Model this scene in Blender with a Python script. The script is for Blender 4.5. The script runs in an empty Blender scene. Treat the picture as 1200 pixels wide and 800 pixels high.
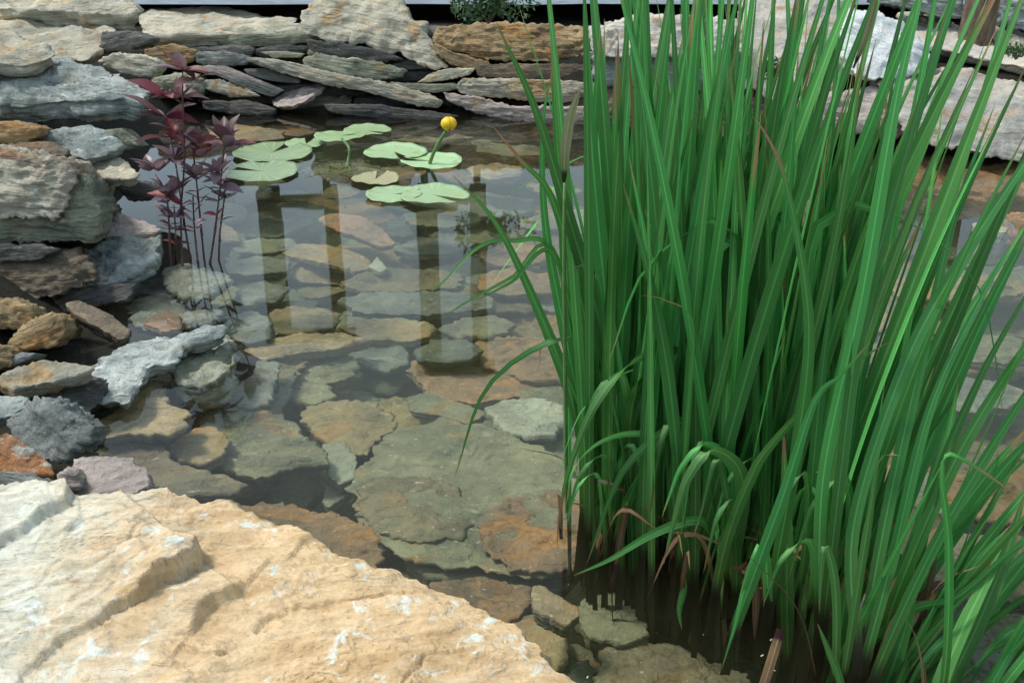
import bpy, math, random
import numpy as np
from mathutils import Vector, Matrix

random.seed(7)
C = bpy.context.scene.collection
S = bpy.context.scene
R = math.radians

# ------------------------------------------------------------------ camera, world, sun, exposure
CAM_H, PITCH, FPX = 1.25, R(24.5), 600 / math.tan(R(25.0))
cam_d = bpy.data.cameras.new('camera')
cam_d.sensor_width = 36
cam_d.lens = 18 / math.tan(R(25.0))
cam_d.clip_start, cam_d.clip_end = 0.05, 900
cam = bpy.data.objects.new('camera', cam_d)
C.objects.link(cam)
cam.location = (0, 0, CAM_H)
cam.rotation_euler = (math.pi / 2 - PITCH, 0, 0)
S.camera = cam

SUN_EL, SUN_AZ = 58, -80          # azimuth from +Y (away from the camera), negative to the left
W = bpy.data.worlds.new('World')
S.world = W
W.use_nodes = True
wn, wl = W.node_tree.nodes, W.node_tree.links
sky = wn.new('ShaderNodeTexSky')
sky.sky_type = 'NISHITA'
sky.sun_disc = False
sky.sun_elevation = R(SUN_EL)
sky.sun_rotation = R(SUN_AZ)
sky.air_density, sky.dust_density, sky.ozone_density = 1.0, 1.0, 1.0
hs = wn.new('ShaderNodeHueSaturation')
hs.inputs['Saturation'].default_value = 0.55
wl.new(sky.outputs[0], hs.inputs['Color'])
tint = wn.new('ShaderNodeMix')
tint.data_type = 'RGBA'
tint.blend_type = 'MULTIPLY'
tint.inputs[0].default_value = 1.0
tint.inputs[7].default_value = (0.95, 1.04, 0.98, 1)
wl.new(hs.outputs[0], tint.inputs[6])
wl.new(tint.outputs[2], wn['Background'].inputs[0])
wn['Background'].inputs[1].default_value = 0.115

sun_d = bpy.data.lights.new('sun', 'SUN')
sun_d.energy = 1.6
sun_d.angle = R(12)
sun_d.color = (1.0, 0.95, 0.86)
sun = bpy.data.objects.new('sun', sun_d)
C.objects.link(sun)
sd = Vector((math.sin(R(SUN_AZ)) * math.cos(R(SUN_EL)), math.cos(R(SUN_AZ)) * math.cos(R(SUN_EL)), math.sin(R(SUN_EL))))
sun.rotation_euler = sd.to_track_quat('Z', 'Y').to_euler()
sun.location = (0, 0, 8)

vs = S.view_settings
vs.view_transform = 'Standard'
vs.look = 'None'
vs.gamma = 1
vs.use_curve_mapping = False
vs.exposure = 1.12
S.cycles.max_bounces = 10
S.cycles.volume_bounces = 1
S.cycles.transparent_max_bounces = 24
S.cycles.use_denoising = True
S.cycles.caustics_reflective = False

# ------------------------------------------------------------------ pixel -> world helpers
FW = np.array([0, math.cos(PITCH), -math.sin(PITCH)])
UP = np.array([0, math.sin(PITCH), math.cos(PITCH)])
RT = np.array([1.0, 0, 0])
CAM = np.array([0, 0, CAM_H])

def ray(px, py):
    return FW + (px - 600) / FPX * RT - (py - 400) / FPX * UP

def at_z(px, py, z=0.0):
    d = ray(px, py)
    return CAM + d * ((z - CAM_H) / d[2])

def at_y(px, py, Y):
    d = ray(px, py)
    return CAM + d * (Y / d[1])

# ------------------------------------------------------------------ noise
def _h(ix, iy, iz):
    h = (ix.astype(np.int64) * 374761393 + iy.astype(np.int64) * 668265263 + iz.astype(np.int64) * 1274126177) & 0xFFFFFFFF
    h = ((h ^ (h >> 13)) * 1103515245) & 0xFFFFFFFF
    h = ((h ^ (h >> 16)) * 69069) & 0xFFFFFFFF
    return ((h >> 8) & 0xFFFF) / 32767.5 - 1

def vnoise(p):
    i = np.floor(p)
    f = p - i
    f = f * f * f * (f * (f * 6 - 15) + 10)
    x, y, z = i[..., 0], i[..., 1], i[..., 2]
    r = 0
    for dx in (0, 1):
        wx = f[..., 0] if dx else 1 - f[..., 0]
        for dy in (0, 1):
            wy = f[..., 1] if dy else 1 - f[..., 1]
            for dz in (0, 1):
                wz = f[..., 2] if dz else 1 - f[..., 2]
                r = r + wx * wy * wz * _h(x + dx, y + dy, z + dz)
    return r

def fbm(p, o=4, g=0.5):
    a, s, t = 1.0, 0, 0
    for k in range(o):
        s = s + a * vnoise(p * (2 ** k) + 17.3 * k)
        t += a
        a *= g
    return s / t

def terrace(x, k, sharp=0.8):
    y = x * k
    i = np.floor(y)
    f = y - i
    f = np.clip((f - sharp) / (1 - sharp), 0, 1)
    return (i + f * f * (3 - 2 * f)) / k

# ------------------------------------------------------------------ materials
def new_mat(name):
    m = bpy.data.materials.new(name)
    m.use_nodes = True
    n = m.node_tree.nodes
    return m, n, m.node_tree.links, n['Principled BSDF']

def mixc(n, l, fac, a, b, mode='MIX'):
    x = n.new('ShaderNodeMix')
    x.data_type = 'RGBA'
    x.blend_type = mode
    for s, v in ((0, fac), (6, a), (7, b)):
        if hasattr(v, 'is_linked'):
            l.new(v, x.inputs[s])
        elif s == 0:
            x.inputs[s].default_value = v
        else:
            x.inputs[s].default_value = (*v, 1)
    return x.outputs[2]

def ramp(n, l, src, p0, p1):
    r = n.new('ShaderNodeMapRange')
    r.interpolation_type = 'SMOOTHSTEP'
    r.inputs['From Min'].default_value = p0
    r.inputs['From Max'].default_value = p1
    l.new(src, r.inputs['Value'])
    return r.outputs[0]

def noise(n, l, vec, sc, det=6, rough=0.6, dist=0.0):
    t = n.new('ShaderNodeTexNoise')
    t.inputs['Scale'].default_value = sc
    t.inputs['Detail'].default_value = det
    t.inputs['Roughness'].default_value = rough
    t.inputs['Distortion'].default_value = dist
    l.new(vec, t.inputs['Vector'])
    return t.outputs['Fac']

def stone_mat(name, A, B, rust, amt, bump=1.0, rough=0.8, lichen=None, spec=0.3, tex=1.0, lay=1.0):
    m, n, l, bs = new_mat(name)
    tc = n.new('ShaderNodeTexCoord')
    oi = n.new('ShaderNodeObjectInfo')
    off = n.new('ShaderNodeVectorMath')
    off.operation = 'MULTIPLY_ADD'
    cmb = n.new('ShaderNodeCombineXYZ')
    for i in range(3):
        l.new(oi.outputs['Random'], cmb.inputs[i])
    l.new(cmb.outputs[0], off.inputs[0])
    off.inputs[1].default_value = (37, 51, 23)
    l.new(tc.outputs['Object'], off.inputs[2])
    V = off.outputs[0]
    def mp(sx, sy, sz):
        q = n.new('ShaderNodeMapping')
        q.inputs['Scale'].default_value = (sx, sy, sz)
        l.new(V, q.inputs[0])
        return q.outputs[0]
    base = noise(n, l, V, 4.5 * tex, 6, 0.65, 0.4)
    grain = noise(n, l, mp(4, 8, 12 + 22 * lay), 2.0 * tex, 8, 0.68, 0.9)
    strata = noise(n, l, mp(2.2, 2.6, 15 + 45 * lay), 1.6 * tex, 5, 0.6, 0.35)
    fine = noise(n, l, V, 70 * tex, 5, 0.7)
    patch = noise(n, l, mp(1, 1.6, 1.0), 5.0 * tex, 5, 0.6, 1.2)
    c = mixc(n, l, ramp(n, l, base, 0.36, 0.66), B, A)
    c = mixc(n, l, ramp(n, l, grain, 0.55, 0.72), c, tuple(min(0.8, v * 1.3) for v in A))
    cr = mixc(n, l, ramp(n, l, fine, 0.3, 0.7), tuple(v * 0.7 for v in rust), tuple(min(1, v * 1.15) for v in rust))
    lo = 0.66 - 0.36 * amt
    c = mixc(n, l, ramp(n, l, patch, lo, lo + 0.16), c, cr)
    if lichen:
        c = mixc(n, l, ramp(n, l, noise(n, l, V, 9 * tex, 6, 0.7, 0.8), 0.56, 0.64), c, lichen)
    c = mixc(n, l, ramp(n, l, strata, 0.47, 0.33), c, mixc(n, l, 0.55 * lay, c, (0.03, 0.03, 0.03)))
    # small dark pits and pale flecks
    c = mixc(n, l, ramp(n, l, noise(n, l, mp(1, 2.5, 6), 38 * tex, 4, 0.6), 0.64, 0.70), c, mixc(n, l, 0.5, c, (0.6, 0.58, 0.52)))
    c = mixc(n, l, ramp(n, l, noise(n, l, mp(1, 3, 5), 24 * tex, 5, 0.65), 0.37, 0.31), c, mixc(n, l, 0.55, c, (0.03, 0.025, 0.02)))
    # per-stone brightness
    hv = n.new('ShaderNodeHueSaturation')
    mr = n.new('ShaderNodeMapRange')
    mr.inputs['To Min'].default_value = 0.88
    mr.inputs['To Max'].default_value = 1.12
    l.new(oi.outputs['Random'], mr.inputs['Value'])
    l.new(mr.outputs[0], hv.inputs['Value'])
    l.new(c, hv.inputs['Color'])
    l.new(hv.outputs[0], bs.inputs['Base Color'])
    bs.inputs['Roughness'].default_value = rough
    bs.inputs['Specular IOR Level'].default_value = spec
    add = n.new('ShaderNodeMath')
    add.operation = 'MULTIPLY_ADD'
    l.new(grain, add.inputs[0])
    add.inputs[1].default_value = 1.1
    l.new(strata, add.inputs[2])
    add2 = n.new('ShaderNodeMath')
    add2.operation = 'MULTIPLY_ADD'
    l.new(fine, add2.inputs[0])
    add2.inputs[1].default_value = 0.5
    l.new(add.outputs[0], add2.inputs[2])
    b = n.new('ShaderNodeBump')
    b.inputs['Strength'].default_value = 1.0
    b.inputs['Distance'].default_value = 0.014 * bump
    l.new(add2.outputs[0], b.inputs['Height'])
    l.new(b.outputs[0], bs.inputs['Normal'])
    return m

M = {
    'pale': stone_mat('stone_pale', (.55, .50, .385), (.36, .345, .28), (.48, .33, .17), .38, 1.3, lay=.5),
    'blue': stone_mat('stone_blue_grey', (.56, .60, .57), (.22, .26, .25), (.46, .40, .27), .25, 1.5, lay=.8),
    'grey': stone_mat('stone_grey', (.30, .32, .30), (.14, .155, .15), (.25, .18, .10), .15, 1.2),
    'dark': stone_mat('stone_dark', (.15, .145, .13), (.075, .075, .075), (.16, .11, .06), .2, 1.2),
    'olive': stone_mat('stone_olive', (.34, .35, .26), (.19, .20, .15), (.32, .23, .11), .3, 1.2),
    'ochre': stone_mat('stone_ochre', (.42, .31, .17), (.24, .17, .09), (.40, .22, .08), .45, 1.3),
    'rust': stone_mat('stone_rust', (.34, .17, .08), (.22, .11, .06), (.40, .17, .05), .4, 1.2, lichen=(.42, .45, .42)),
    'pink': stone_mat('stone_pink', (.50, .42, .38), (.34, .29, .27), (.44, .32, .22), .3, lay=.5),
    'smooth': stone_mat('stone_smooth_pale', (.52, .47, .40), (.40, .39, .36), (.50, .36, .25), .42, .8, lay=.12),
    'white': stone_mat('stone_white', (.66, .68, .68), (.50, .54, .56), (.50, .40, .26), .15, lay=.3),
    'band': stone_mat('stone_banded', (.60, .58, .48), (.44, .36, .27), (.52, .31, .18), .45, 1.3),
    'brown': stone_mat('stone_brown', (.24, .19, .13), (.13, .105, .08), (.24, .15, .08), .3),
    'hero': stone_mat('stone_foreground', (.60, .52, .38), (.53, .43, .28), (.52, .36, .17), .35, 0.42, lichen=(.58, .59, .52), tex=1.3, lay=.5),
    'w_green': stone_mat('wet_green_slate', (0.236, 0.230, 0.139), (0.123, 0.128, 0.082), (0.307, 0.194, 0.082), .33, .8, .6, lay=.6),
    'w_grey': stone_mat('wet_grey_slate', (0.246, 0.256, 0.205), (0.123, 0.134, 0.113), (0.287, 0.205, 0.102), .2, .8, .6, lay=.6),
    'w_ochre': stone_mat('wet_ochre_slate', (.33, .255, .135), (.19, .155, .085), (.35, .20, .08), .40, .7, .6),
    'w_rust': stone_mat('wet_rust_slate', (0.307, 0.184, 0.092), (0.175, 0.123, 0.072), (0.369, 0.184, 0.061), .45, .7, .6),
    'w_pale': stone_mat('wet_pale_slate', (0.369, 0.380, 0.287), (0.205, 0.221, 0.159), (0.369, 0.277, 0.123), .3, .9, .6, lay=.6),
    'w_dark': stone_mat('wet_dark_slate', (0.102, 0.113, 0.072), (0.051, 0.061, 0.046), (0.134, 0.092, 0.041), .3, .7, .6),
    'w_brown': stone_mat('wet_brown_slate', (0.205, 0.175, 0.102), (0.113, 0.102, 0.066), (0.236, 0.154, 0.061), .35, .7, .6),
}

def hero_tint():
    m = M['hero']
    n, l = m.node_tree.nodes, m.node_tree.links
    bs = n['Principled BSDF']
    src = bs.inputs['Base Color'].links[0].from_socket
    tc = n.new('ShaderNodeTexCoord')
    sx = n.new('ShaderNodeSeparateXYZ')
    l.new(tc.outputs['Object'], sx.inputs[0])
    big = noise(n, l, tc.outputs['Object'], 3.2, 6, .65, 1.0)
    a = n.new('ShaderNodeMath'); a.operation = 'MULTIPLY_ADD'
    l.new(big, a.inputs[0]); a.inputs[1].default_value = .9
    l.new(sx.outputs[0], a.inputs[2])
    och = ramp(n, l, a.outputs[0], .34, .66)
    q = n.new('ShaderNodeMapping'); q.inputs['Scale'].default_value = (4, 17, 5); q.inputs['Rotation'].default_value = (0, 0, R(32))
    l.new(tc.outputs['Object'], q.inputs[0])
    streak = noise(n, l, q.outputs[0], 2.5, 9, .72, .6)
    c1 = mixc(n, l, ramp(n, l, streak, .38, .62), (.38, .38, .31), (.60, .61, .54))
    c2 = mixc(n, l, ramp(n, l, streak, .36, .60), (.42, .26, .12), (.60, .42, .235))
    c = mixc(n, l, och, c1, c2)
    c = mixc(n, l, .22, c, src)
    sp = noise(n, l, tc.outputs['Object'], 22, 6, .7, .5)
    c = mixc(n, l, ramp(n, l, sp, .555, .66), c, (.60, .62, .56))
    sp2 = noise(n, l, q.outputs[0], 9, 6, .7, .8)
    c = mixc(n, l, ramp(n, l, sp2, .37, .28), c, (.33, .19, .11))
    l.new(c, bs.inputs['Base Color'])
hero_tint()

def leaf_mat(name, low, mid, tip, trans=0.35, rough=0.42, tipfrac=0.985, streak=True, spec=0.5):
    m, n, l, bs = new_mat(name)
    uv = n.new('ShaderNodeUVMap')
    sp = n.new('ShaderNodeSeparateXYZ')
    l.new(uv.outputs[0], sp.inputs[0])
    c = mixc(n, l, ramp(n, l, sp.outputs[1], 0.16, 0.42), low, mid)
    oi = n.new('ShaderNodeObjectInfo')
    if streak:
        mpn = n.new('ShaderNodeMapping')
        mpn.inputs['Scale'].default_value = (22, 1.0, 1)
        l.new(uv.outputs[0], mpn.inputs[0])
        cmb = n.new('ShaderNodeVectorMath')
        cmb.operation = 'ADD'
        l.new(mpn.outputs[0], cmb.inputs[0])
        cx = n.new('ShaderNodeCombineXYZ')
        l.new(oi.outputs['Random'], cx.inputs[2])
        sc = n.new('ShaderNodeVectorMath')
        sc.operation = 'SCALE'
        sc.inputs[3].default_value = 90
        l.new(cx.outputs[0], sc.inputs[0])
        l.new(sc.outputs[0], cmb.inputs[1])
        st = noise(n, l, cmb.outputs[0], 1.6, 4, 0.6)
        c = mixc(n, l, ramp(n, l, st, 0.35, 0.65), tuple(v * 0.68 for v in mid), c)
        su = n.new('ShaderNodeMath'); su.operation = 'SUBTRACT'; l.new(sp.outputs[0], su.inputs[0]); su.inputs[1].default_value = .5
        au = n.new('ShaderNodeMath'); au.operation = 'ABSOLUTE'; l.new(su.outputs[0], au.inputs[0])
        c = mixc(n, l, ramp(n, l, au.outputs[0], .09, .03), c, tuple(min(.9, v * 1.35 + .02) for v in mid))
        pt = n.new('ShaderNodeMapping'); pt.inputs['Scale'].default_value = (3, 7, 1)
        l.new(cmb.outputs[0], pt.inputs[0])
        c = mixc(n, l, ramp(n, l, noise(n, l, pt.outputs[0], 1.4, 5, .7), .66, .74), c, tuple(v for v in (mid[0] * 2.2 + .04, mid[1] * 1.1, mid[2])))
        bp = n.new('ShaderNodeBump')
        bp.inputs['Strength'].default_value = 0.35
        bp.inputs['Distance'].default_value = 0.002
        l.new(st, bp.inputs['Height'])
        l.new(bp.outputs[0], bs.inputs['Normal'])
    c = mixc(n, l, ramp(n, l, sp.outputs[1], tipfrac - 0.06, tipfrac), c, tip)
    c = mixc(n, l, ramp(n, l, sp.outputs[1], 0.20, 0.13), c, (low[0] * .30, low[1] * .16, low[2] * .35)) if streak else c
    hv = n.new('ShaderNodeHueSaturation')
    for key, a, b_ in (('Hue', 0.48, 0.51), ('Value', 0.70, 1.40)):
        mr = n.new('ShaderNodeMapRange')
        mr.inputs['To Min'].default_value = a
        mr.inputs['To Max'].default_value = b_
        l.new(oi.outputs['Random'], mr.inputs['Value'])
        l.new(mr.outputs[0], hv.inputs[key])
    l.new(c, hv.inputs['Color'])
    l.new(hv.outputs[0], bs.inputs['Base Color'])
    bs.inputs['Roughness'].default_value = rough
    bs.inputs['Specular IOR Level'].default_value = spec
    tr = n.new('ShaderNodeBsdfTranslucent')
    l.new(hv.outputs[0], tr.inputs[0])
    mx = n.new('ShaderNodeMixShader')
    mx.inputs[0].default_value = trans
    l.new(bs.outputs[0], mx.inputs[1])
    l.new(tr.outputs[0], mx.inputs[2])
    l.new(mx.outputs[0], n['Material Output'].inputs[0])
    return m

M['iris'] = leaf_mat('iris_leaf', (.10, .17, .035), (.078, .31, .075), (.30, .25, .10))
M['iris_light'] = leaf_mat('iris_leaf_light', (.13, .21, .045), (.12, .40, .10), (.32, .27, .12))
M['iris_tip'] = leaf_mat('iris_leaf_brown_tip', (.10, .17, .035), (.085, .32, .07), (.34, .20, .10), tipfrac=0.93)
M['iris_dead'] = leaf_mat('iris_leaf_dead', (.10, .065, .03), (.26, .17, .085), (.20, .12, .06), trans=0.15, rough=.7, spec=.2)
M['bud'] = leaf_mat('iris_bud', (.16, .24, .06), (.38, .40, .22), (.42, .40, .26), trans=0.2, rough=.6, spec=.2)
M['pad'] = leaf_mat('lily_pad', (.32, .48, .26), (.32, .48, .26), (.32, .48, .26), trans=0.1, rough=.26, streak=False)
M['pad_tan'] = leaf_mat('lily_pad_tan', (.36, .32, .18), (.36, .32, .18), (.36, .32, .18), trans=0.1, rough=.4, streak=False)
M['red'] = leaf_mat('red_leaf', (.15, .065, .065), (.18, .09, .09), (.15, .08, .08), trans=0.3, rough=.45, streak=False)
M['red_bright'] = leaf_mat('red_leaf_bright', (.22, .04, .045), (.24, .05, .055), (.2, .05, .05), trans=0.35, rough=.45, streak=False)
M['mauve'] = leaf_mat('mauve_leaf', (.22, .14, .17), (.26, .17, .20), (.22, .12, .14), trans=0.25, rough=.4, streak=False)
M['shrub'] = leaf_mat('shrub_leaf', (.04, .10, .035), (.05, .13, .045), (.07, .15, .05), streak=False)

def plain(name, col, rough=0.7, var=0.35, sc=12, stretch=(1, 1, 1), spec=.3, bump=0.3, dist=0.01):
    m, n, l, bs = new_mat(name)
    tc = n.new('ShaderNodeTexCoord')
    q = n.new('ShaderNodeMapping')
    q.inputs['Scale'].default_value = stretch
    l.new(tc.outputs['Object'], q.inputs[0])
    f = noise(n, l, q.outputs[0], sc, 7, 0.65, 0.3)
    c = mixc(n, l, ramp(n, l, f, 0.3, 0.7), tuple(v * (1 - var) for v in col), tuple(v * (1 + var) for v in col))
    l.new(c, bs.inputs['Base Color'])
    bs.inputs['Roughness'].default_value = rough
    bs.inputs['Specular IOR Level'].default_value = spec
    b = n.new('ShaderNodeBump')
    b.inputs['Strength'].default_value = bump
    b.inputs['Distance'].default_value = dist
    l.new(f, b.inputs['Height'])
    l.new(b.outputs[0], bs.inputs['Normal'])
    return m

M['soil'] = plain('dark_soil', (.013, .012, .008), .9, .5, 14, bump=.8, dist=.03)
def silt():
    m = M['soil']
    n, l = m.node_tree.nodes, m.node_tree.links
    bs = n['Principled BSDF']
    src = bs.inputs['Base Color'].links[0].from_socket
    tc = n.new('ShaderNodeTexCoord')
    sx = n.new('ShaderNodeSeparateXYZ'); l.new(tc.outputs['Object'], sx.inputs[0])
    c = mixc(n, l, ramp(n, l, noise(n, l, tc.outputs['Object'], 7, 8, .7, .6), .35, .65), (.09, .085, .045), (.20, .16, .09))
    l.new(mixc(n, l, ramp(n, l, sx.outputs[2], -.33, -.40), src, c), bs.inputs['Base Color'])
silt()
M['paving'] = plain('blue_grey_gravel', (.17, .20, .24), .85, .35, 9, (1, 4, 1), bump=.5)
M['yellow'] = plain('yellow_sepal', (.80, .50, .02), .45, .12, 30, bump=.1, dist=.002)
M['stemgreen'] = plain('green_stem', (.10, .19, .06), .5, .2, 30)
M['redstem'] = plain('red_stem', (.10, .045, .045), .6, .3, 30)
M['bark'] = plain('bark', (.16, .11, .08), .85, .4, 9, (4, 4, 1), bump=1, dist=.03)
M['wood'] = plain('weathered_timber', (.05, .045, .035), .8, .3, 6, (6, 6, 1))
M['moss'] = leaf_mat('water_weed', (.10, .13, .02), (.13, .16, .03), (.14, .15, .03), streak=False)
M['plaster'] = plain('pale_render', (.62, .62, .60), .9, .04, 3)

# ------------------------------------------------------------------ object helpers
def tag(o, label=None, cat=None, group=None, kind=None):
    if label: o['label'] = label
    if cat: o['category'] = cat
    if group: o['group'] = group
    if kind: o['kind'] = kind
    return o

def link(name, me, mat, parent=None):
    o = bpy.data.objects.new(name, me)
    C.objects.link(o)
    if mat is not None:
        me.materials.clear()
        me.materials.append(M[mat] if isinstance(mat, str) else mat)
    if parent is not None:
        o.parent = parent
    return o

def mesh_np(name, V, F, uv=None, smooth=True):
    """V (n,3), F (m,4) quads"""
    me = bpy.data.meshes.new(name)
    V = np.asarray(V, dtype=np.float32)
    F = np.asarray(F, dtype=np.int32)
    k = F.shape[1]
    me.vertices.add(len(V))
    me.vertices.foreach_set('co', V.ravel())
    me.loops.add(F.size)
    me.loops.foreach_set('vertex_index', F.ravel())
    me.polygons.add(len(F))
    me.polygons.foreach_set('loop_start', np.arange(0, F.size, k, dtype=np.int32))
    me.polygons.foreach_set('loop_total', np.full(len(F), k, dtype=np.int32))
    me.polygons.foreach_set('use_smooth', np.full(len(F), bool(smooth)))
    if uv is not None:
        u = me.uv_layers.new(name='UVMap')
        u.data.foreach_set('uv', np.asarray(uv, dtype=np.float32)[F.ravel()].ravel())
    me.update(calc_edges=True)
    me.validate()
    return me

def grid_faces(nr, nc, wrap):
    i = np.arange(nr - 1)[:, None]
    j = np.arange(nc if wrap else nc - 1)[None, :]
    j2 = (j + 1) % nc
    a = i * nc + j
    b = i * nc + j2
    c = (i + 1) * nc + j2
    d = (i + 1) * nc + j
    return np.stack([a, b, c, d], -1).reshape(-1, 4)

def empty(name, loc):
    o = bpy.data.objects.new(name, None)
    o.empty_display_size = 0.05
    C.objects.link(o)
    o.location = loc
    return o

# ------------------------------------------------------------------ stones
def unit(v):
    v = np.asarray(v, float)
    return v / max(1e-9, np.linalg.norm(v))

def resample(P, N):
    Q = np.vstack([P, P[:1]])
    seg = np.linalg.norm(np.diff(Q, axis=0), axis=1)
    s = np.concatenate([[0], np.cumsum(seg)])
    t = np.linspace(0, s[-1], N, endpoint=False)
    return np.stack([np.interp(t, s, Q[:, k]) for k in range(Q.shape[1])], 1), s[-1]

def build_stone(name, P3, n, e, t, strata, mat, seed, N=110, NC=16, NS=9, under=0.18, rough=1.0, ragged=1.0, capfn=None, dome=0.0, lay=1.0, terr=None):
    terr = rough if terr is None else terr
    """P3: outline on a plane with normal n (world); e: unit extrusion direction; t: thickness; strata: slate normal."""
    rng = np.random.RandomState(seed)
    n, e, strata = unit(n), unit(e), unit(strata)
    P3 = np.asarray(P3, float)
    a = unit(np.cross(n, [0.13, 0.3, 1.0]) if abs(n[2]) < 0.9 else np.cross(n, [0, 1, 0.01]))
    b = np.cross(n, a)
    O0 = P3.mean(0)
    P2 = np.stack([(P3 - O0) @ a, (P3 - O0) @ b], 1)
    ar = 0.5 * np.sum(P2[:, 0] * np.roll(P2[:, 1], -1) - np.roll(P2[:, 0], -1) * P2[:, 1])
    if ar < 0:
        P2 = P2[::-1].copy()
    o, per = resample(P2, N)
    # light smoothing, then ragged edge
    for _ in range(max(1, N // 120)):
        o = 0.5 * o + 0.25 * (np.roll(o, 1, 0) + np.roll(o, -1, 0))
    c0 = o.mean(0)
    cov = np.cov((o - c0).T)
    w, v = np.linalg.eigh(cov)
    ax = v[:, 1]
    s = (o - c0) @ ax
    q = (o - c0) @ v[:, 0]
    hl, hw = (s.max() - s.min()) / 2, (q.max() - q.min()) / 2
    cs = (s.max() + s.min()) / 2
    L = max(0.0, hl - hw) * 0.9
    size = 2 * hw
    inner = c0 + np.clip(s - cs, -L, L)[:, None] * ax + cs * ax
    rad = o - inner
    rl = np.linalg.norm(rad, axis=1, keepdims=True)
    od = rad / np.maximum(rl, 1e-6)
    so = seed * 3.17
    def on(f, k):
        p = np.concatenate([o * f, np.full((N, 1), so + k)], 1)
        return fbm(p, 4, 0.6)[:, None]
    amp = min(size * 0.075, 0.026) * ragged
    o = o + od * (on(9 / max(size, .08), 0) * amp + on(30 / max(size, .08), 9) * amp * 0.5)
    rad = o - inner
    rings, kind = [], []
    rr = np.linspace(0, 1, NC) ** 0.8
    top_h = []
    bev = min(t * 0.2, size * 0.03, 0.008)
    for r in rr:
        rings.append((inner + rad * r, -bev * (r ** 10) + dome * size * (1 - r ** 2) * 0.5, r))
    kind += [0] * NC
    nlay = max(3, int(t / 0.016))
    layoff = rng.uniform(-1, 1, nlay + 2)
    layoff = np.where(rng.rand(nlay + 2) < 0.35, layoff * 1.8, layoff * 0.6)
    sz = min(size, 0.3)
    for k in range(1, NS + 1):
        d = k / NS
        li = d * nlay
        i0 = int(min(nlay, li))
        off = layoff[i0] * 0.028 * sz * lay
        ang = on(6 / max(size, .08), 20 + i0 * 0.7) * 0.05 * sz * lay
        shrink = 1 - under * d ** 1.4
        rings.append((inner + rad * shrink + od * (off + ang), -bev - d * t, 1))
    kind += [1] * NS
    for r in (0.7, 0.35, 0.0):
        rings.append((inner + rad * r * (1 - under), -bev - t - (0.01 if r < .5 else 0), r))
    kind += [2] * 3
    nr = len(rings)
    V = np.zeros((nr, N, 3))
    D = np.zeros((nr, N, 3))
    odw = od[:, :1] * a + od[:, 1:] * b
    for i, (p, h, r) in enumerate(rings):
        base = O0 + p[:, :1] * a + p[:, 1:] * b
        if kind[i] == 0:
            V[i] = base + n * h
            g = max(0, (r - 0.93) / 0.07)
            D[i] = n * (1 - g * .5) + odw * g * .5
        else:
            V[i] = base - n * bev + e * (-(h + bev))
            D[i] = odw if kind[i] == 1 else -n
    # local frame
    z = strata
    x = unit(RT - z * (RT @ z))
    y = np.cross(z, x)
    loc = V.reshape(-1, 3).mean(0)
    Rm = np.stack([x, y, z], 1)              # columns
    Lc = (V - loc) @ Rm
    p = Lc + so
    f = 3.2 / max(size, .10)
    f = min(f, 16)
    A = min(size * 0.07, 0.03) * rough
    d = fbm(p * f * np.array([1, 1, 1.6]), 4, 0.5) * A
    rg_ = 1 - np.abs(fbm(p * f * np.array([1.3, 1.3, 2.4]) + 7.7, 4, 0.55)) * 2.4
    d = d + (rg_ - .5) * A * .7
    # slate leaves: thin in strata direction
    st = fbm(p * np.array([f * 0.8, f * 0.8, 55]), 3, 0.6)
    kindarr = np.array(kind)[:, None]
    side = (kindarr == 1) * 1.0
    d = d + st * A * 0.55 * (0.35 + side)
    # terraces on the cap face
    hh = fbm(p * np.array([f * .9, f * 1.5, f * .9]) + 31.7, 4, 0.5)
    rarr = np.array([q_[2] for q_ in rings])[:, None]
    cap = (kindarr == 0) * 1.0
    tr_ = terrace(hh, 5.0, 0.72) * min(size * 0.09, 0.03) * terr
    d = d + tr_ * cap * np.clip((1.02 - rarr) * 6, 0.2, 1)
    V = V + D * d[..., None]
    if capfn is not None:
        V = capfn(V, kindarr, n)
    Lc = (V - loc) @ Rm
    me = mesh_np(name, Lc.reshape(-1, 3), grid_faces(nr, N, True)[:, ::-1] if False else grid_faces(nr, N, True))
    ob = link(name, me, mat)
    mw = Matrix.Identity(4)
    for r_ in range(3):
        for c_ in range(3):
            mw[r_][c_] = Rm[r_, c_]
        mw[r_][3] = loc[r_]
    ob.matrix_world = mw
    return ob

def wall_y(py):
    return 5.82 - (py - 50) / 90 * .36

wallY = 'wall'
_seed = [100]
def px_perim(poly):
    P = np.array(poly, float)
    return np.linalg.norm(P - np.roll(P, -1, 0), axis=1).sum()

def nres(poly):
    return int(np.clip(px_perim(poly) / 3.2, 64, 240))

def top(label, mat, poly, Y=None, z=None, sx=0.0, sy=0.12, t=0.07, group=None, name='slate_slab', cat='rock', roll=0.0, **k):
    """Slab seen mostly from above. The plane passes through the lowest outline pixel at world Y or height z."""
    P = np.array(poly, float)
    low = P[P[:, 1].argmax()]
    if Y == 'wall': Y = wall_y(low[1])
    p0 = at_y(low[0], low[1], Y) if Y is not None else at_z(low[0], low[1], z)
    n = unit([-sx, -sy, 1])
    pts = []
    for q in P:
        d = ray(*q)
        s = ((p0 - CAM) @ n) / (d @ n)
        pts.append(CAM + d * s)
    _seed[0] += 1
    N = nres(poly)
    o = build_stone(name, pts, n, [0, 0.0, -1], t, unit([-sx - roll, -sy, 1]), mat, _seed[0], N=N,
                    NC=int(np.clip(N / 7, 12, 26)), NS=int(np.clip(t / 0.009, 6, 22)), **k)
    return tag(o, label, cat, group)

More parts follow.
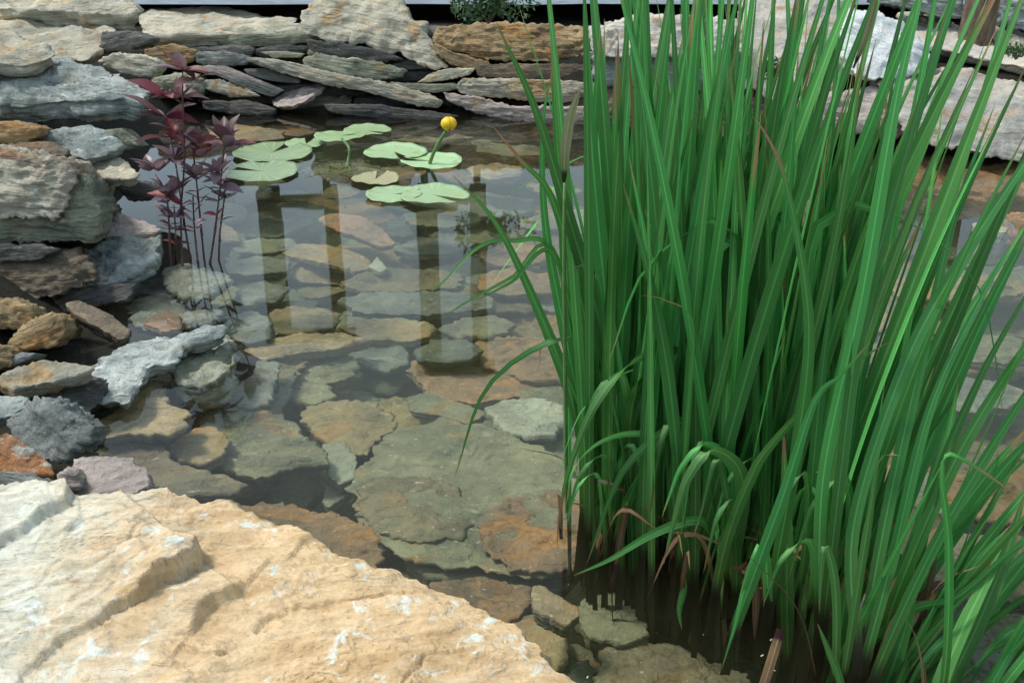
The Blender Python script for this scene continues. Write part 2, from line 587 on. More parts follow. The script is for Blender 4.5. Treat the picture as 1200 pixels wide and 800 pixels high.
def face(label, mat, poly, Y, lean=0.35, depth=0.3, group=None, name='slate_slab', cat='rock', roll=None, **k):
    """Stone of which the side or broken edge faces the camera: plane leaning back, extruded away."""
    P = np.array(poly, float)
    low = P[P[:, 1].argmax()]
    if Y == 'wall': Y = wall_y(low[1])
    p0 = at_y(low[0], low[1], Y)
    n = unit([0, -1, lean])
    pts = []
    for q in P:
        d = ray(*q)
        s = ((p0 - CAM) @ n) / (d @ n)
        pts.append(CAM + d * s)
    if roll is None:
        c = P - P.mean(0)
        w, v = np.linalg.eigh(np.cov(c.T))
        ax = v[:, 1] * (1 if v[0, 1] > 0 else -1)
        roll = math.atan2(ax[1], ax[0])
        if abs(roll) > 0.9: roll = 0.2
    _seed[0] += 1
    N = nres(poly)
    k.setdefault('under', 0.1)
    k.setdefault('ragged', 1.35)
    k.setdefault('terr', .85)
    cpx = P.mean(0)
    rd = ray(cpx[0], P[:, 1].min())
    ex = unit([rd[0] / rd[1] * .5, 1, rd[2] / rd[1] * 1.05])
    o = build_stone(name, pts, n, ex, depth, [math.sin(roll), -0.12, math.cos(roll)], mat, _seed[0], N=N,
                    NC=int(np.clip(N / 7, 10, 26)), NS=8, dome=k.pop('dome', 0.12), **k)
    return tag(o, label, cat, group)

# ------------------------------------------------------------------ ground and pond bed
shore_px = [(60, 640), (95, 560), (105, 490), (165, 440), (262, 388), (150, 350), (188, 300), (205, 240), (235, 160), (245, 134),
            (400, 131), (560, 139), (700, 150), (880, 166), (1000, 172), (1100, 192), (1300, 204)]
shore = [tuple(at_z(*p)[:2]) for p in shore_px]
shore = [(-0.75, 0.55)] + [(-0.72, 1.2)] + shore + [(5.6, 4.2), (5.4, 1.5), (4.2, 0.3), (0.3, 0.3)]
SH = np.array(shore)

def sdist(x, y):
    """signed distance to the shoreline, negative in the water"""
    p = np.stack([x, y], -1)
    A, B = SH, np.roll(SH, -1, 0)
    best = np.full(x.shape, 1e9)
    inside = np.zeros(x.shape, bool)
    for a, b in zip(A, B):
        ab = b - a
        t = np.clip(((p - a) @ ab) / (ab @ ab), 0, 1)
        q = a + t[..., None] * ab
        best = np.minimum(best, np.hypot(p[..., 0] - q[..., 0], p[..., 1] - q[..., 1]))
        c = (a[1] > p[..., 1]) != (b[1] > p[..., 1])
        with np.errstate(divide='ignore', invalid='ignore'):
            xi = a[0] + (p[..., 1] - a[1]) / (b[1] - a[1] + 1e-12) * (b[0] - a[0])
        inside ^= c & (p[..., 0] < xi)
    return np.where(inside, -best, best)

IRIS_PX = [(694, 590), (738, 612), (792, 634), (850, 645), (905, 668), (962, 700), (1015, 745), (842, 588), (930, 622), (1060, 700), (1110, 800)]
def bed_z(x, y):
    d = sdist(x, y)
    sm = lambda v: v * v * (3 - 2 * v)
    inn = -0.08 - 0.34 * sm(np.clip(-d / 0.45, 0, 1))
    hi = np.clip((y - 2.3) / 1.2, 0, 1) * 0.24 + 0.04
    out = -0.08 + (hi + 0.08) * sm(np.clip((d - 0.05) / 0.55, 0, 1))
    z = np.where(d < 0, inn, out)
    for bx, by in IRIS_PX:
        c = at_z(bx, by)
        m_ = 0.24 * np.exp(-(((x - c[0]) / .10) ** 2 + ((y - c[1]) / .09) ** 2))
        z = np.maximum(z, -.42 + m_)
    return z

xs = np.concatenate([[-320, -120, -50, -22, -11, -7], np.arange(-5, 7.01, 0.05), [9, 14, 25, 50, 120, 320]])
ys = np.concatenate([[-320, -120, -50, -20, -8, -3, -1.2], np.arange(-0.5, 7.01, 0.05), [8, 10, 14, 22, 50, 120, 320]])
X, Yg = np.meshgrid(xs, ys)
Z = bed_z(X, Yg) + fbm(np.stack([X * 5, Yg * 5, X * 0], -1), 4) * 0.03 * (np.abs(X) < 8)
me = mesh_np('ground', np.stack([X, Yg, Z], -1).reshape(-1, 3), grid_faces(len(ys), len(xs), False))
g = link('ground', me, 'soil')
tag(g, kind='structure')

# paving beyond the wall
def quad_sheet(name, x0, x1, y0, y1, z, mat, nx=60, ny=40, amp=0.006):
    a, b = np.meshgrid(np.linspace(x0, x1, nx), np.linspace(y0, y1, ny))
    zz = z + fbm(np.stack([a * 2, b * 2, a * 0], -1), 4) * amp
    return link(name, mesh_np(name, np.stack([a, b, zz], -1).reshape(-1, 3), grid_faces(ny, nx, False)), mat)
o = quad_sheet('path', -8, 8, 6.5, 11, 0.40, 'paving')
tag(o, kind='structure')

# ------------------------------------------------------------------ water
m, n, l, bs = new_mat('water')
n.remove(bs)
geo = n.new('ShaderNodeNewGeometry')
tc = n.new('ShaderNodeTexCoord')
mpn = n.new('ShaderNodeMapping')
mpn.inputs['Scale'].default_value = (1.0, 1.0, 1)
l.new(tc.outputs['Object'], mpn.inputs[0])
wf = noise(n, l, mpn.outputs[0], 2.2, 2, 0.4)
bp = n.new('ShaderNodeBump')
bp.inputs['Strength'].default_value = 0.12
bp.inputs['Distance'].default_value = 0.01
l.new(wf, bp.inputs['Height'])
dt = n.new('ShaderNodeVectorMath'); dt.operation = 'DOT_PRODUCT'
l.new(bp.outputs[0], dt.inputs[0]); l.new(geo.outputs['Incoming'], dt.inputs[1])
ab = n.new('ShaderNodeMath'); ab.operation = 'ABSOLUTE'; l.new(dt.outputs['Value'], ab.inputs[0])
om = n.new('ShaderNodeMath'); om.operation = 'SUBTRACT'; om.inputs[0].default_value = 1; l.new(ab.outputs[0], om.inputs[1]); om.use_clamp = True
pw = n.new('ShaderNodeMath'); pw.operation = 'POWER'; l.new(om.outputs[0], pw.inputs[0]); pw.inputs[1].default_value = 5
fr = n.new('ShaderNodeMath'); fr.operation = 'MULTIPLY_ADD'; l.new(pw.outputs[0], fr.inputs[0]); fr.inputs[1].default_value = 0.98; fr.inputs[2].default_value = 0.022
tr = n.new('ShaderNodeBsdfTransparent'); tr.inputs[0].default_value = (1, 1, 1, 1)
gl = n.new('ShaderNodeBsdfGlossy'); gl.inputs['Roughness'].default_value = 0.025; gl.inputs[0].default_value = (.82, .82, .82, 1)
l.new(bp.outputs[0], gl.inputs['Normal'])
mx = n.new('ShaderNodeMixShader')
l.new(fr.outputs[0], mx.inputs[0]); l.new(tr.outputs[0], mx.inputs[1]); l.new(gl.outputs[0], mx.inputs[2])
l.new(mx.outputs[0], n['Material Output'].inputs[0])
va = n.new('ShaderNodeVolumeAbsorption')
va.inputs[0].default_value = (0.62, 0.70, 0.42, 1)
va.inputs[1].default_value = 0.85
vsc = n.new('ShaderNodeVolumeScatter')
vsc.inputs[0].default_value = (.50, .48, .28, 1)
vsc.inputs[1].default_value = 0.24
vsc.inputs[2].default_value = 0.2
vad = n.new('ShaderNodeAddShader')
l.new(va.outputs[0], vad.inputs[0]); l.new(vsc.outputs[0], vad.inputs[1])
l.new(vad.outputs[0], n['Material Output'].inputs[1])
M['water'] = m
x0, x1, y0, y1, zb = -1.9, 6.2, 0.25, 6.0, -0.95
Vw = [(x0, y0, 0), (x1, y0, 0), (x1, y1, 0), (x0, y1, 0), (x0, y0, zb), (x1, y0, zb), (x1, y1, zb), (x0, y1, zb)]
Fw = [(0, 1, 2, 3), (7, 6, 5, 4), (0, 4, 5, 1), (1, 5, 6, 2), (2, 6, 7, 3), (3, 7, 4, 0)]
o = link('water', mesh_np('water', Vw, Fw, smooth=False), 'water')
tag(o, kind='structure')

# ------------------------------------------------------------------ left bank stack
GL = 'slate rocks stacked on the left bank'
top('tan slab with a dark underside at the upper left corner, highest of the left stack', 'pale',
    [(-60, -14), (60, -14), (120, -4), (160, 6), (166, 13), (150, 14), (100, 13), (40, 9), (-60, 5)], Y=4.85, t=.075, group=GL, roll=.05)
top('pale flat slab with a long crack, under the topmost tan slab at upper left', 'pale',
    [(-60, 14), (30, 18), (90, 24), (135, 31), (137, 38), (127, 50), (108, 64), (95, 68), (50, 58), (-60, 50)], Y=4.25, t=.05, group=GL, roll=.05, sy=.05)
face('small dark slab end poking out right of the long cracked slab', 'dark',
    [(120, 38), (150, 36), (176, 45), (172, 52), (150, 58), (128, 60), (112, 66)], Y=4.45, depth=.35, group=GL)
top('grey slab with an orange stain at the left edge above the blue-grey rock', 'pale',
    [(-60, 38), (15, 36), (45, 48), (66, 60), (40, 72), (-60, 74)], Y=3.95, t=.05, group=GL, sy=.12)
top('broad pale blue-grey rock with rough broken front, upper left', 'blue',
    [(-60, 64), (30, 62), (75, 64), (115, 78), (150, 91), (179, 107), (166, 116), (140, 112), (100, 118), (60, 116), (20, 124), (-60, 118)],
    Y=3.8, t=.085, group=GL, sy=.22, rough=.8, terr=1.3, name='slate_rock', roll=-.12)
face('small stone with a cream and ochre edge, just left of the red plant tip', 'pale',
    [(112, 72), (130, 63), (165, 64), (186, 74), (184, 84), (170, 91), (140, 86)], Y=4.25, depth=.3, group=GL)
face('short ochre slab end at the left edge under the blue-grey rock', 'ochre',
    [(-60, 141), (20, 143), (44, 149), (49, 157), (38, 163), (20, 168), (-60, 169)], Y=3.5, depth=.3, group=GL)
top('thin pointed tan slab lying on the big banded rock', 'brown',
    [(-10, 172), (25, 166), (65, 166), (83, 178), (74, 182), (50, 183), (10, 178)], Y=3.35, t=.02, group=GL)
top('rounded blue-grey rock with a chipped cream rim, left of the red plant', 'blue',
    [(40, 162), (70, 150), (105, 146), (130, 156), (145, 168), (141, 174), (118, 182), (101, 186), (86, 182), (66, 172)],
    Y=3.55, t=.03, group=GL, sy=.45, rough=.8, terr=1.2, name='slate_rock')
face('olive slab end tucked behind the rounded blue-grey rock', 'olive',
    [(120, 152), (140, 150), (163, 171), (150, 176), (130, 176)], Y=3.75, depth=.3, group=GL)
top('pale greenish slab with a ragged right edge over the square dark hole', 'pale',
    [(82, 200), (108, 190), (140, 184), (155, 194), (164, 206), (152, 210), (135, 207), (110, 206), (90, 205)], Y=3.5, t=.03, group=GL, sy=.3)
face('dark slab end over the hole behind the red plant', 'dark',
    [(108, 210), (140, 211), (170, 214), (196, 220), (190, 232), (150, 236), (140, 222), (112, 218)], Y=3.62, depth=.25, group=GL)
face('massive rock with pale top and brown banded front at the left edge', 'band',
    [(-70, 176), (0, 173), (40, 180), (74, 187), (88, 200), (87, 216), (72, 250), (62, 257), (35, 256), (-70, 250)],
    Y=3.1, lean=.5, depth=.5, group=GL, name='slate_rock', rough=.7, terr=1.0, roll=.08)
face('greenish grey rock carrying the banded rock, with a jagged right end', 'olive',
    [(-70, 245), (55, 250), (76, 222), (90, 203), (108, 212), (112, 236), (121, 258), (111, 282), (60, 285), (-70, 288)],
    Y=3.13, lean=.3, depth=.5, group=GL, name='slate_rock', rough=.7, terr=1.0, roll=.08)
top('flat pinkish grey stone jutting out beside the red plant stems', 'pink',
    [(114, 262), (122, 252), (136, 248), (165, 256), (190, 268), (184, 273), (150, 276), (120, 275)], Y=3.35, t=.02, group=GL, sy=.2)
top('pale blue slab sloping to the water left of the red plant stems', 'blue',
    [(80, 300), (115, 280), (150, 278), (189, 273), (187, 300), (160, 316), (135, 328), (110, 334), (84, 326)], Y=3.12, t=.05, group=GL, sy=.3, roll=-.2)
face('long shaded brown-grey slab low under the banded rock', 'brown',
    [(-60, 300), (30, 290), (90, 292), (112, 310), (110, 326), (75, 340), (40, 352), (-60, 345)], Y=3.0, lean=.9, depth=.4, group=GL)
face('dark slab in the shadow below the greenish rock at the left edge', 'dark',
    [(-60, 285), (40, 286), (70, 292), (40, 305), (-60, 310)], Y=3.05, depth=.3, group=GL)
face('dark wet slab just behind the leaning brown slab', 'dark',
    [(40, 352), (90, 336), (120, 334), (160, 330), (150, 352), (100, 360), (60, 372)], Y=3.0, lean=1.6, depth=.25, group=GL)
face('knobbly ochre stone at the left edge above the small ochre and white stone', 'ochre',
    [(-40, 352), (12, 350), (36, 361), (41, 374), (30, 386), (-40, 386)], Y=2.62, lean=.6, depth=.22, group=GL, rough=1.6, name='slate_rock')
face('blunt ochre stone with a whitish top, left of the leaning brown slab', 'ochre',
    [(20, 384), (40, 372), (60, 366), (75, 374), (78, 390), (66, 406), (30, 412), (8, 404)], Y=2.58, lean=.5, depth=.25, group=GL, name='slate_rock')
top('brown slab leaning down to the right over a dark gap', 'brown',
    [(76, 355), (92, 351), (116, 359), (152, 384), (154, 390), (142, 398), (118, 385), (86, 366)], Y=2.75, t=.035, group=GL, sx=-.35, sy=.25)
face('small orange stone at the left edge level with the water', 'ochre',
    [(-40, 402), (6, 404), (16, 418), (14, 430), (-40, 438)], Y=2.42, depth=.2, group=GL, name='slate_rock')
face('thin grey flake between the orange stone and the cream wedge', 'grey',
    [(8, 420), (24, 413), (42, 414), (36, 420), (12, 430)], Y=2.43, depth=.16, group=GL)
top('cream wedge-shaped slab with a layered edge, left bank', 'pale',
    [(-10, 444), (20, 430), (45, 421), (80, 424), (109, 429), (106, 434), (80, 442), (50, 448), (15, 454)], Y=2.28, t=.035, group=GL, sy=.35, lay=1.5)
top('long pale grey slab reaching furthest out over the water', 'blue',
    [(95, 462), (88, 440), (112, 418), (150, 400), (200, 391), (266, 379), (269, 387), (240, 400), (222, 403), (205, 424), (176, 426), (162, 454), (150, 468), (122, 470)],
    z=.035, t=.03, group=GL, sy=.02, rough=.8)
face('shaded dark grey rock under the cream wedge', 'dark',
    [(60, 452), (100, 440), (120, 445), (120, 470), (100, 484), (60, 470)], Y=2.3, lean=1.0, depth=.2, group=GL)
top('white-edged stone at the left edge below the cream wedge', 'blue',
    [(-50, 466), (10, 462), (33, 464), (30, 472), (14, 486), (-50, 496)], Y=2.12, t=.03, group=GL, sy=.3)
face('rough grey rock with torn layers beside the shore, left bank', 'grey',
    [(5, 492), (34, 470), (55, 464), (78, 472), (92, 486), (112, 504), (96, 530), (62, 545), (25, 524)], Y=1.95, lean=1.2, depth=.2, group=GL, rough=1.0, name='slate_rock', roll=.5)
top('rust-orange stone with grey lichen patches above the foreground boulder', 'rust',
    [(-60, 505), (10, 507), (42, 528), (66, 548), (62, 556), (30, 558), (-60, 556)], Y=1.78, t=.04, group=GL, sx=-.15, sy=.5)
top('pinkish grey stone half in the water behind the foreground boulder', 'pink',
    [(84, 536), (110, 532), (150, 533), (171, 545), (176, 568), (150, 578), (110, 580), (92, 566)], Y=1.72, t=.05, group=GL, sy=.25, name='slate_rock')
face('small pale orange chip between the rust stone and the pinkish stone', 'pink',
    [(66, 556), (80, 547), (92, 552), (96, 572), (70, 580)], Y=1.72, depth=.1, group=GL, name='slate_rock')
face('grey flat stone edge between the rust stone and the foreground boulder', 'grey',
    [(-60, 552), (20, 553), (55, 566), (60, 580), (-60, 580)], Y=1.66, depth=.2, group=GL)
top('shoreline stone stained brown and white, awash beside the long pale slab', 'w_pale',
    [(200, 430), (232, 404), (268, 388), (276, 400), (272, 430), (252, 444), (226, 452), (205, 446)], z=-.015, t=.08, group=GL, sy=.05, rough=1.5, name='slate_rock')

# ------------------------------------------------------------------ far wall
GW = 'slate layers of the far pond wall'
top('long cream capping slab on the far wall, left part', 'pale',
    [(163, 14), (200, 9), (262, 11), (350, 19), (353, 30), (349, 36), (300, 38), (230, 40), (172, 43), (164, 30)], Y=wallY, t=.075, group=GW, sy=.03)
face('great bulging cream and tan rock capping the middle of the far wall', 'pale',
    [(351, 27), (358, 8), (376, -8), (470, -14), (480, 18), (500, 30), (509, 55), (526, 78), (508, 79), (470, 65), (430, 53), (380, 48), (355, 38)],
    Y=wallY, lean=.9, depth=.4, group=GW, name='slate_rock', rough=.6, terr=.8, roll=.15)
face('dark layer directly under the great cream rock', 'dark',
    [(358, 46), (400, 50), (440, 58), (475, 70), (440, 74), (380, 68), (362, 58)], Y=wallY, depth=.35, group=GW)
face('tan and orange capping slab right of the great cream rock', 'ochre',
    [(503, 48), (512, 32), (560, 27), (640, 28), (700, 34), (702, 74), (640, 72), (575, 70), (530, 60)], Y=wallY, lean=.8, depth=.45, group=GW, roll=0.03)
face('orange-brown tongue of slate slanting under the tan capping slab', 'ochre',
    [(508, 50), (532, 62), (574, 73), (577, 82), (560, 83), (528, 76), (510, 62)], Y=wallY, depth=.3, group=GW)
face('grey-green flake right of the red plant tip, directly under the long cream slab', 'grey',
    [(226, 62), (258, 59), (290, 66), (291, 76), (255, 79), (230, 75)], Y=wallY, depth=.3, group=GW)
face('short flake under the right end of the long cream slab', 'olive',
    [(304, 61), (330, 60), (357, 63), (352, 68), (320, 68)], Y=wallY, depth=.3, group=GW)
face('flat olive-grey slab under the great cream rock, above the long slanting layer', 'olive',
    [(354, 70), (370, 63), (440, 72), (479, 82), (470, 91), (430, 96), (390, 89), (358, 80)], Y=wallY, depth=.35, group=GW)
face('longest thin layer of the wall, slanting down to the right', 'pale',
    [(286, 66), (330, 71), (400, 88), (450, 96), (500, 110), (520, 119), (515, 127), (490, 124), (430, 108), (380, 99), (330, 86), (290, 72)], Y=wallY, depth=.3, group=GW, roll=.22)
face('thin slanting flake starting beside the upper red leaves', 'pink',
    [(224, 78), (262, 77), (300, 92), (334, 106), (322, 110), (290, 101), (240, 85)], Y=wallY, depth=.3, group=GW)
face('thin slanting grey flake beneath the start of the longest layer', 'grey',
    [(285, 81), (310, 80), (350, 92), (352, 98), (325, 96), (292, 89)], Y=wallY, depth=.3, group=GW)
face('tan-edged flake low on the wall right of the red plant', 'pale',
    [(232, 94), (256, 93), (290, 104), (306, 113), (270, 114), (236, 103)], Y=wallY, depth=.3, group=GW)
face('grey flake in the middle of the slanting pile', 'grey',
    [(268, 88), (300, 96), (330, 108), (318, 114), (292, 106), (268, 96)], Y=wallY, depth=.3, group=GW)
top('loose stone block tilted up to the right at the waterline of the wall', 'pink',
    [(318, 117), (336, 105), (372, 96), (381, 101), (364, 114), (344, 123), (324, 124)], Y=wallY, t=.025, group=GW, sx=.25, sy=.3)
face('pale lens-shaped flake below the tip of the great cream rock', 'pale',
    [(489, 97), (505, 86), (530, 80), (558, 80), (550, 88), (520, 95)], Y=wallY, depth=.3, group=GW)
face('olive flake under the lens-shaped flake', 'olive',
    [(455, 96), (490, 98), (535, 98), (540, 104), (510, 109), (470, 104)], Y=wallY, depth=.3, group=GW)
face('straight pale-edged slab low on the wall, running behind the iris', 'pale',
    [(534, 102), (541, 92), (600, 92), (700, 97), (702, 122), (640, 120), (590, 115), (540, 110)], Y=wallY, depth=.35, group=GW, roll=.02)
face('lowest pinkish slab of the wall at the waterline, running behind the iris', 'pink',
    [(519, 108), (560, 113), (600, 125), (700, 125), (702, 144), (620, 144), (560, 134), (526, 119)], Y=wallY, depth=.35, group=GW)
face('shaded brown layer between the tan cap and the straight pale-edged slab', 'brown',
    [(556, 76), (600, 74), (700, 76), (702, 93), (620, 92), (560, 90)], Y=wallY, depth=.3, group=GW)
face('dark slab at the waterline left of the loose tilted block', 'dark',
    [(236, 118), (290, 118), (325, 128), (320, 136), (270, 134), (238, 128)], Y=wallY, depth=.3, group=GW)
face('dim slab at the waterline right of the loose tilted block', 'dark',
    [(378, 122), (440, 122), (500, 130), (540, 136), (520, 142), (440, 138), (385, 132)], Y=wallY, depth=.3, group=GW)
face('shaded layer in the corner where the far wall meets the left stack', 'olive',
    [(176, 92), (215, 84), (240, 92), (240, 110), (205, 116), (180, 108)], Y=wallY, depth=.3, group=GW)
face('brown layer in the corner under the left end of the long cream slab', 'ochre',
    [(168, 58), (200, 52), (232, 60), (228, 72), (196, 80), (172, 72)], Y=wallY, depth=.3, group=GW)

rng = np.random.RandomState(5)
GF = 'dim slate layers filling the gaps of the far wall'
for row, z in enumerate(np.arange(0.02, 0.30, 0.055)):
    x = -1.75 + rng.rand() * .2
    while x < 1.9:
        wd = rng.uniform(.25, .6)
        th = rng.uniform(.045, .07)
        Yb = 5.66 + rng.uniform(0, .06) + 0.05 * row
        if x > 0.4: Yb -= (x - .4) * .40
        k = 9
        pts = []
        for i in range(k * 2):
            u = i / (k * 2) * 2 * math.pi
            cx, cz = math.cos(u), math.sin(u)
            cx = math.copysign(abs(cx) ** .6, cx); cz = math.copysign(abs(cz) ** .8, cz)
            pts.append((x + wd / 2 + cx * wd / 2 * rng.uniform(.93, 1.05), Yb, z + cz * th / 2 * rng.uniform(.8, 1.1) + cx * rng.uniform(-.004, .02)))
        rl = rng.uniform(-.05, .15)
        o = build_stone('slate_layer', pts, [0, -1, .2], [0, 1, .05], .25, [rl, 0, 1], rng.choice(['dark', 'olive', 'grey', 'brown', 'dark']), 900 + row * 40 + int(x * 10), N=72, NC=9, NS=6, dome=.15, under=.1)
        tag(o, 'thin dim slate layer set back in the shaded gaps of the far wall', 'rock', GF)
        x += wd * rng.uniform(.8, 1.0)

# ------------------------------------------------------------------ right bank
GR = 'boulders and slabs of the right bank'
face('tall pale boulder behind the iris leaves, right bank', 'smooth',
    [(862, 60), (880, -20), (940, -40), (992, -20), (1008, 15), (1012, 62), (985, 95), (950, 125), (905, 120), (872, 100)], Y=4.9, lean=.9, depth=.5, group=GR, name='boulder', rough=.6, terr=.5)
face('smooth bluish white rock face between the pale boulder and the tan slab', 'white',
    [(985, 30), (1005, 10), (1030, 14), (1060, 30), (1092, 52), (1086, 84), (1050, 92), (1010, 92), (988, 70)], Y=4.75, lean=1.0, depth=.35, group=GR, name='slate_rock', rough=.6)
top('tan slab with a dark overhang at upper right', 'smooth',
    [(1052, 16), (1085, 12), (1130, 32), (1200, 44), (1300, 62), (1300, 82), (1210, 76), (1150, 66), (1105, 54), (1084, 52)], Y=4.9, t=.055, group=GR, sy=.05)
face('huge pale boulder with a tan centre at the right waterline', 'smooth',
    [(1030, 95), (1080, 85), (1135, 80), (1200, 96), (1330, 120), (1330, 196), (1200, 188), (1150, 178), (1100, 172), (1062, 156), (1045, 130)],
    Y=4.45, lean=1.1, depth=.5, group=GR, name='boulder', rough=.5, terr=.4)
face('pinkish rock with a dark split at the waterline behind the iris', 'pink',
    [(935, 130), (975, 112), (1030, 102), (1048, 128), (1066, 156), (1040, 160), (1000, 154), (950, 152)], Y=4.65, lean=.7, depth=.35, group=GR, name='slate_rock')
face('grey slab behind the leaves, left of the tall pale boulder', 'grey',
    [(690, 60), (760, 50), (870, 58), (880, 95), (800, 110), (700, 100)], Y=4.95, lean=.6, depth=.4, group=GR)
face('tan slab capping the wall behind the thickest leaves', 'smooth',
    [(690, 30), (760, 18), (866, 22), (874, 62), (780, 66), (696, 66)], Y=4.95, lean=.9, depth=.4, group=GR)
face('low brown slab at the waterline behind the thickest leaves', 'brown',
    [(700, 100), (800, 104), (900, 112), (950, 130), (945, 158), (860, 160), (700, 146)], Y=4.9, lean=.5, depth=.35, group=GR)
top('thin pale slab right of the tree trunk at the right edge', 'pale',
    [(1144, 30), (1165, 30), (1200, 42), (1290, 56), (1290, 64), (1200, 58), (1165, 44)], Y=5.2, t=.03, group=GR)
face('blue-grey rock right of the tree trunk at the upper right corner', 'blue',
    [(1163, 2), (1180, -6), (1260, -10), (1270, 34), (1200, 36), (1168, 28)], Y=5.6, lean=.5, depth=.35, group=GR, name='slate_rock')
face('blue-grey rock left of the tree trunk above the tan slab', 'blue',
    [(1020, -14), (1080, -16), (1128, -10), (1130, 22), (1098, 20), (1060, 8), (1026, 4)], Y=5.7, lean=.5, depth=.35, group=GR, name='slate_rock')
top('pinkish ledge just under water below the huge pale boulder', 'w_rust',
    [(1000, 176), (1080, 184), (1200, 192), (1320, 200), (1320, 232), (1200, 226), (1100, 220), (1010, 200)], z=-.05, t=.12, group=GR, sy=0.05)
top('small pale stone breaking the surface near the right edge', 'w_pale',
    [(1138, 262), (1160, 260), (1182, 266), (1180, 272), (1150, 270)], z=.006, t=.1, group=GR, sy=0)
top('second small reddish stone breaking the surface at the right edge', 'w_rust',
    [(1178, 250), (1200, 248), (1230, 254), (1230, 266), (1196, 264)], z=.01, t=.1, group=GR, sy=0)

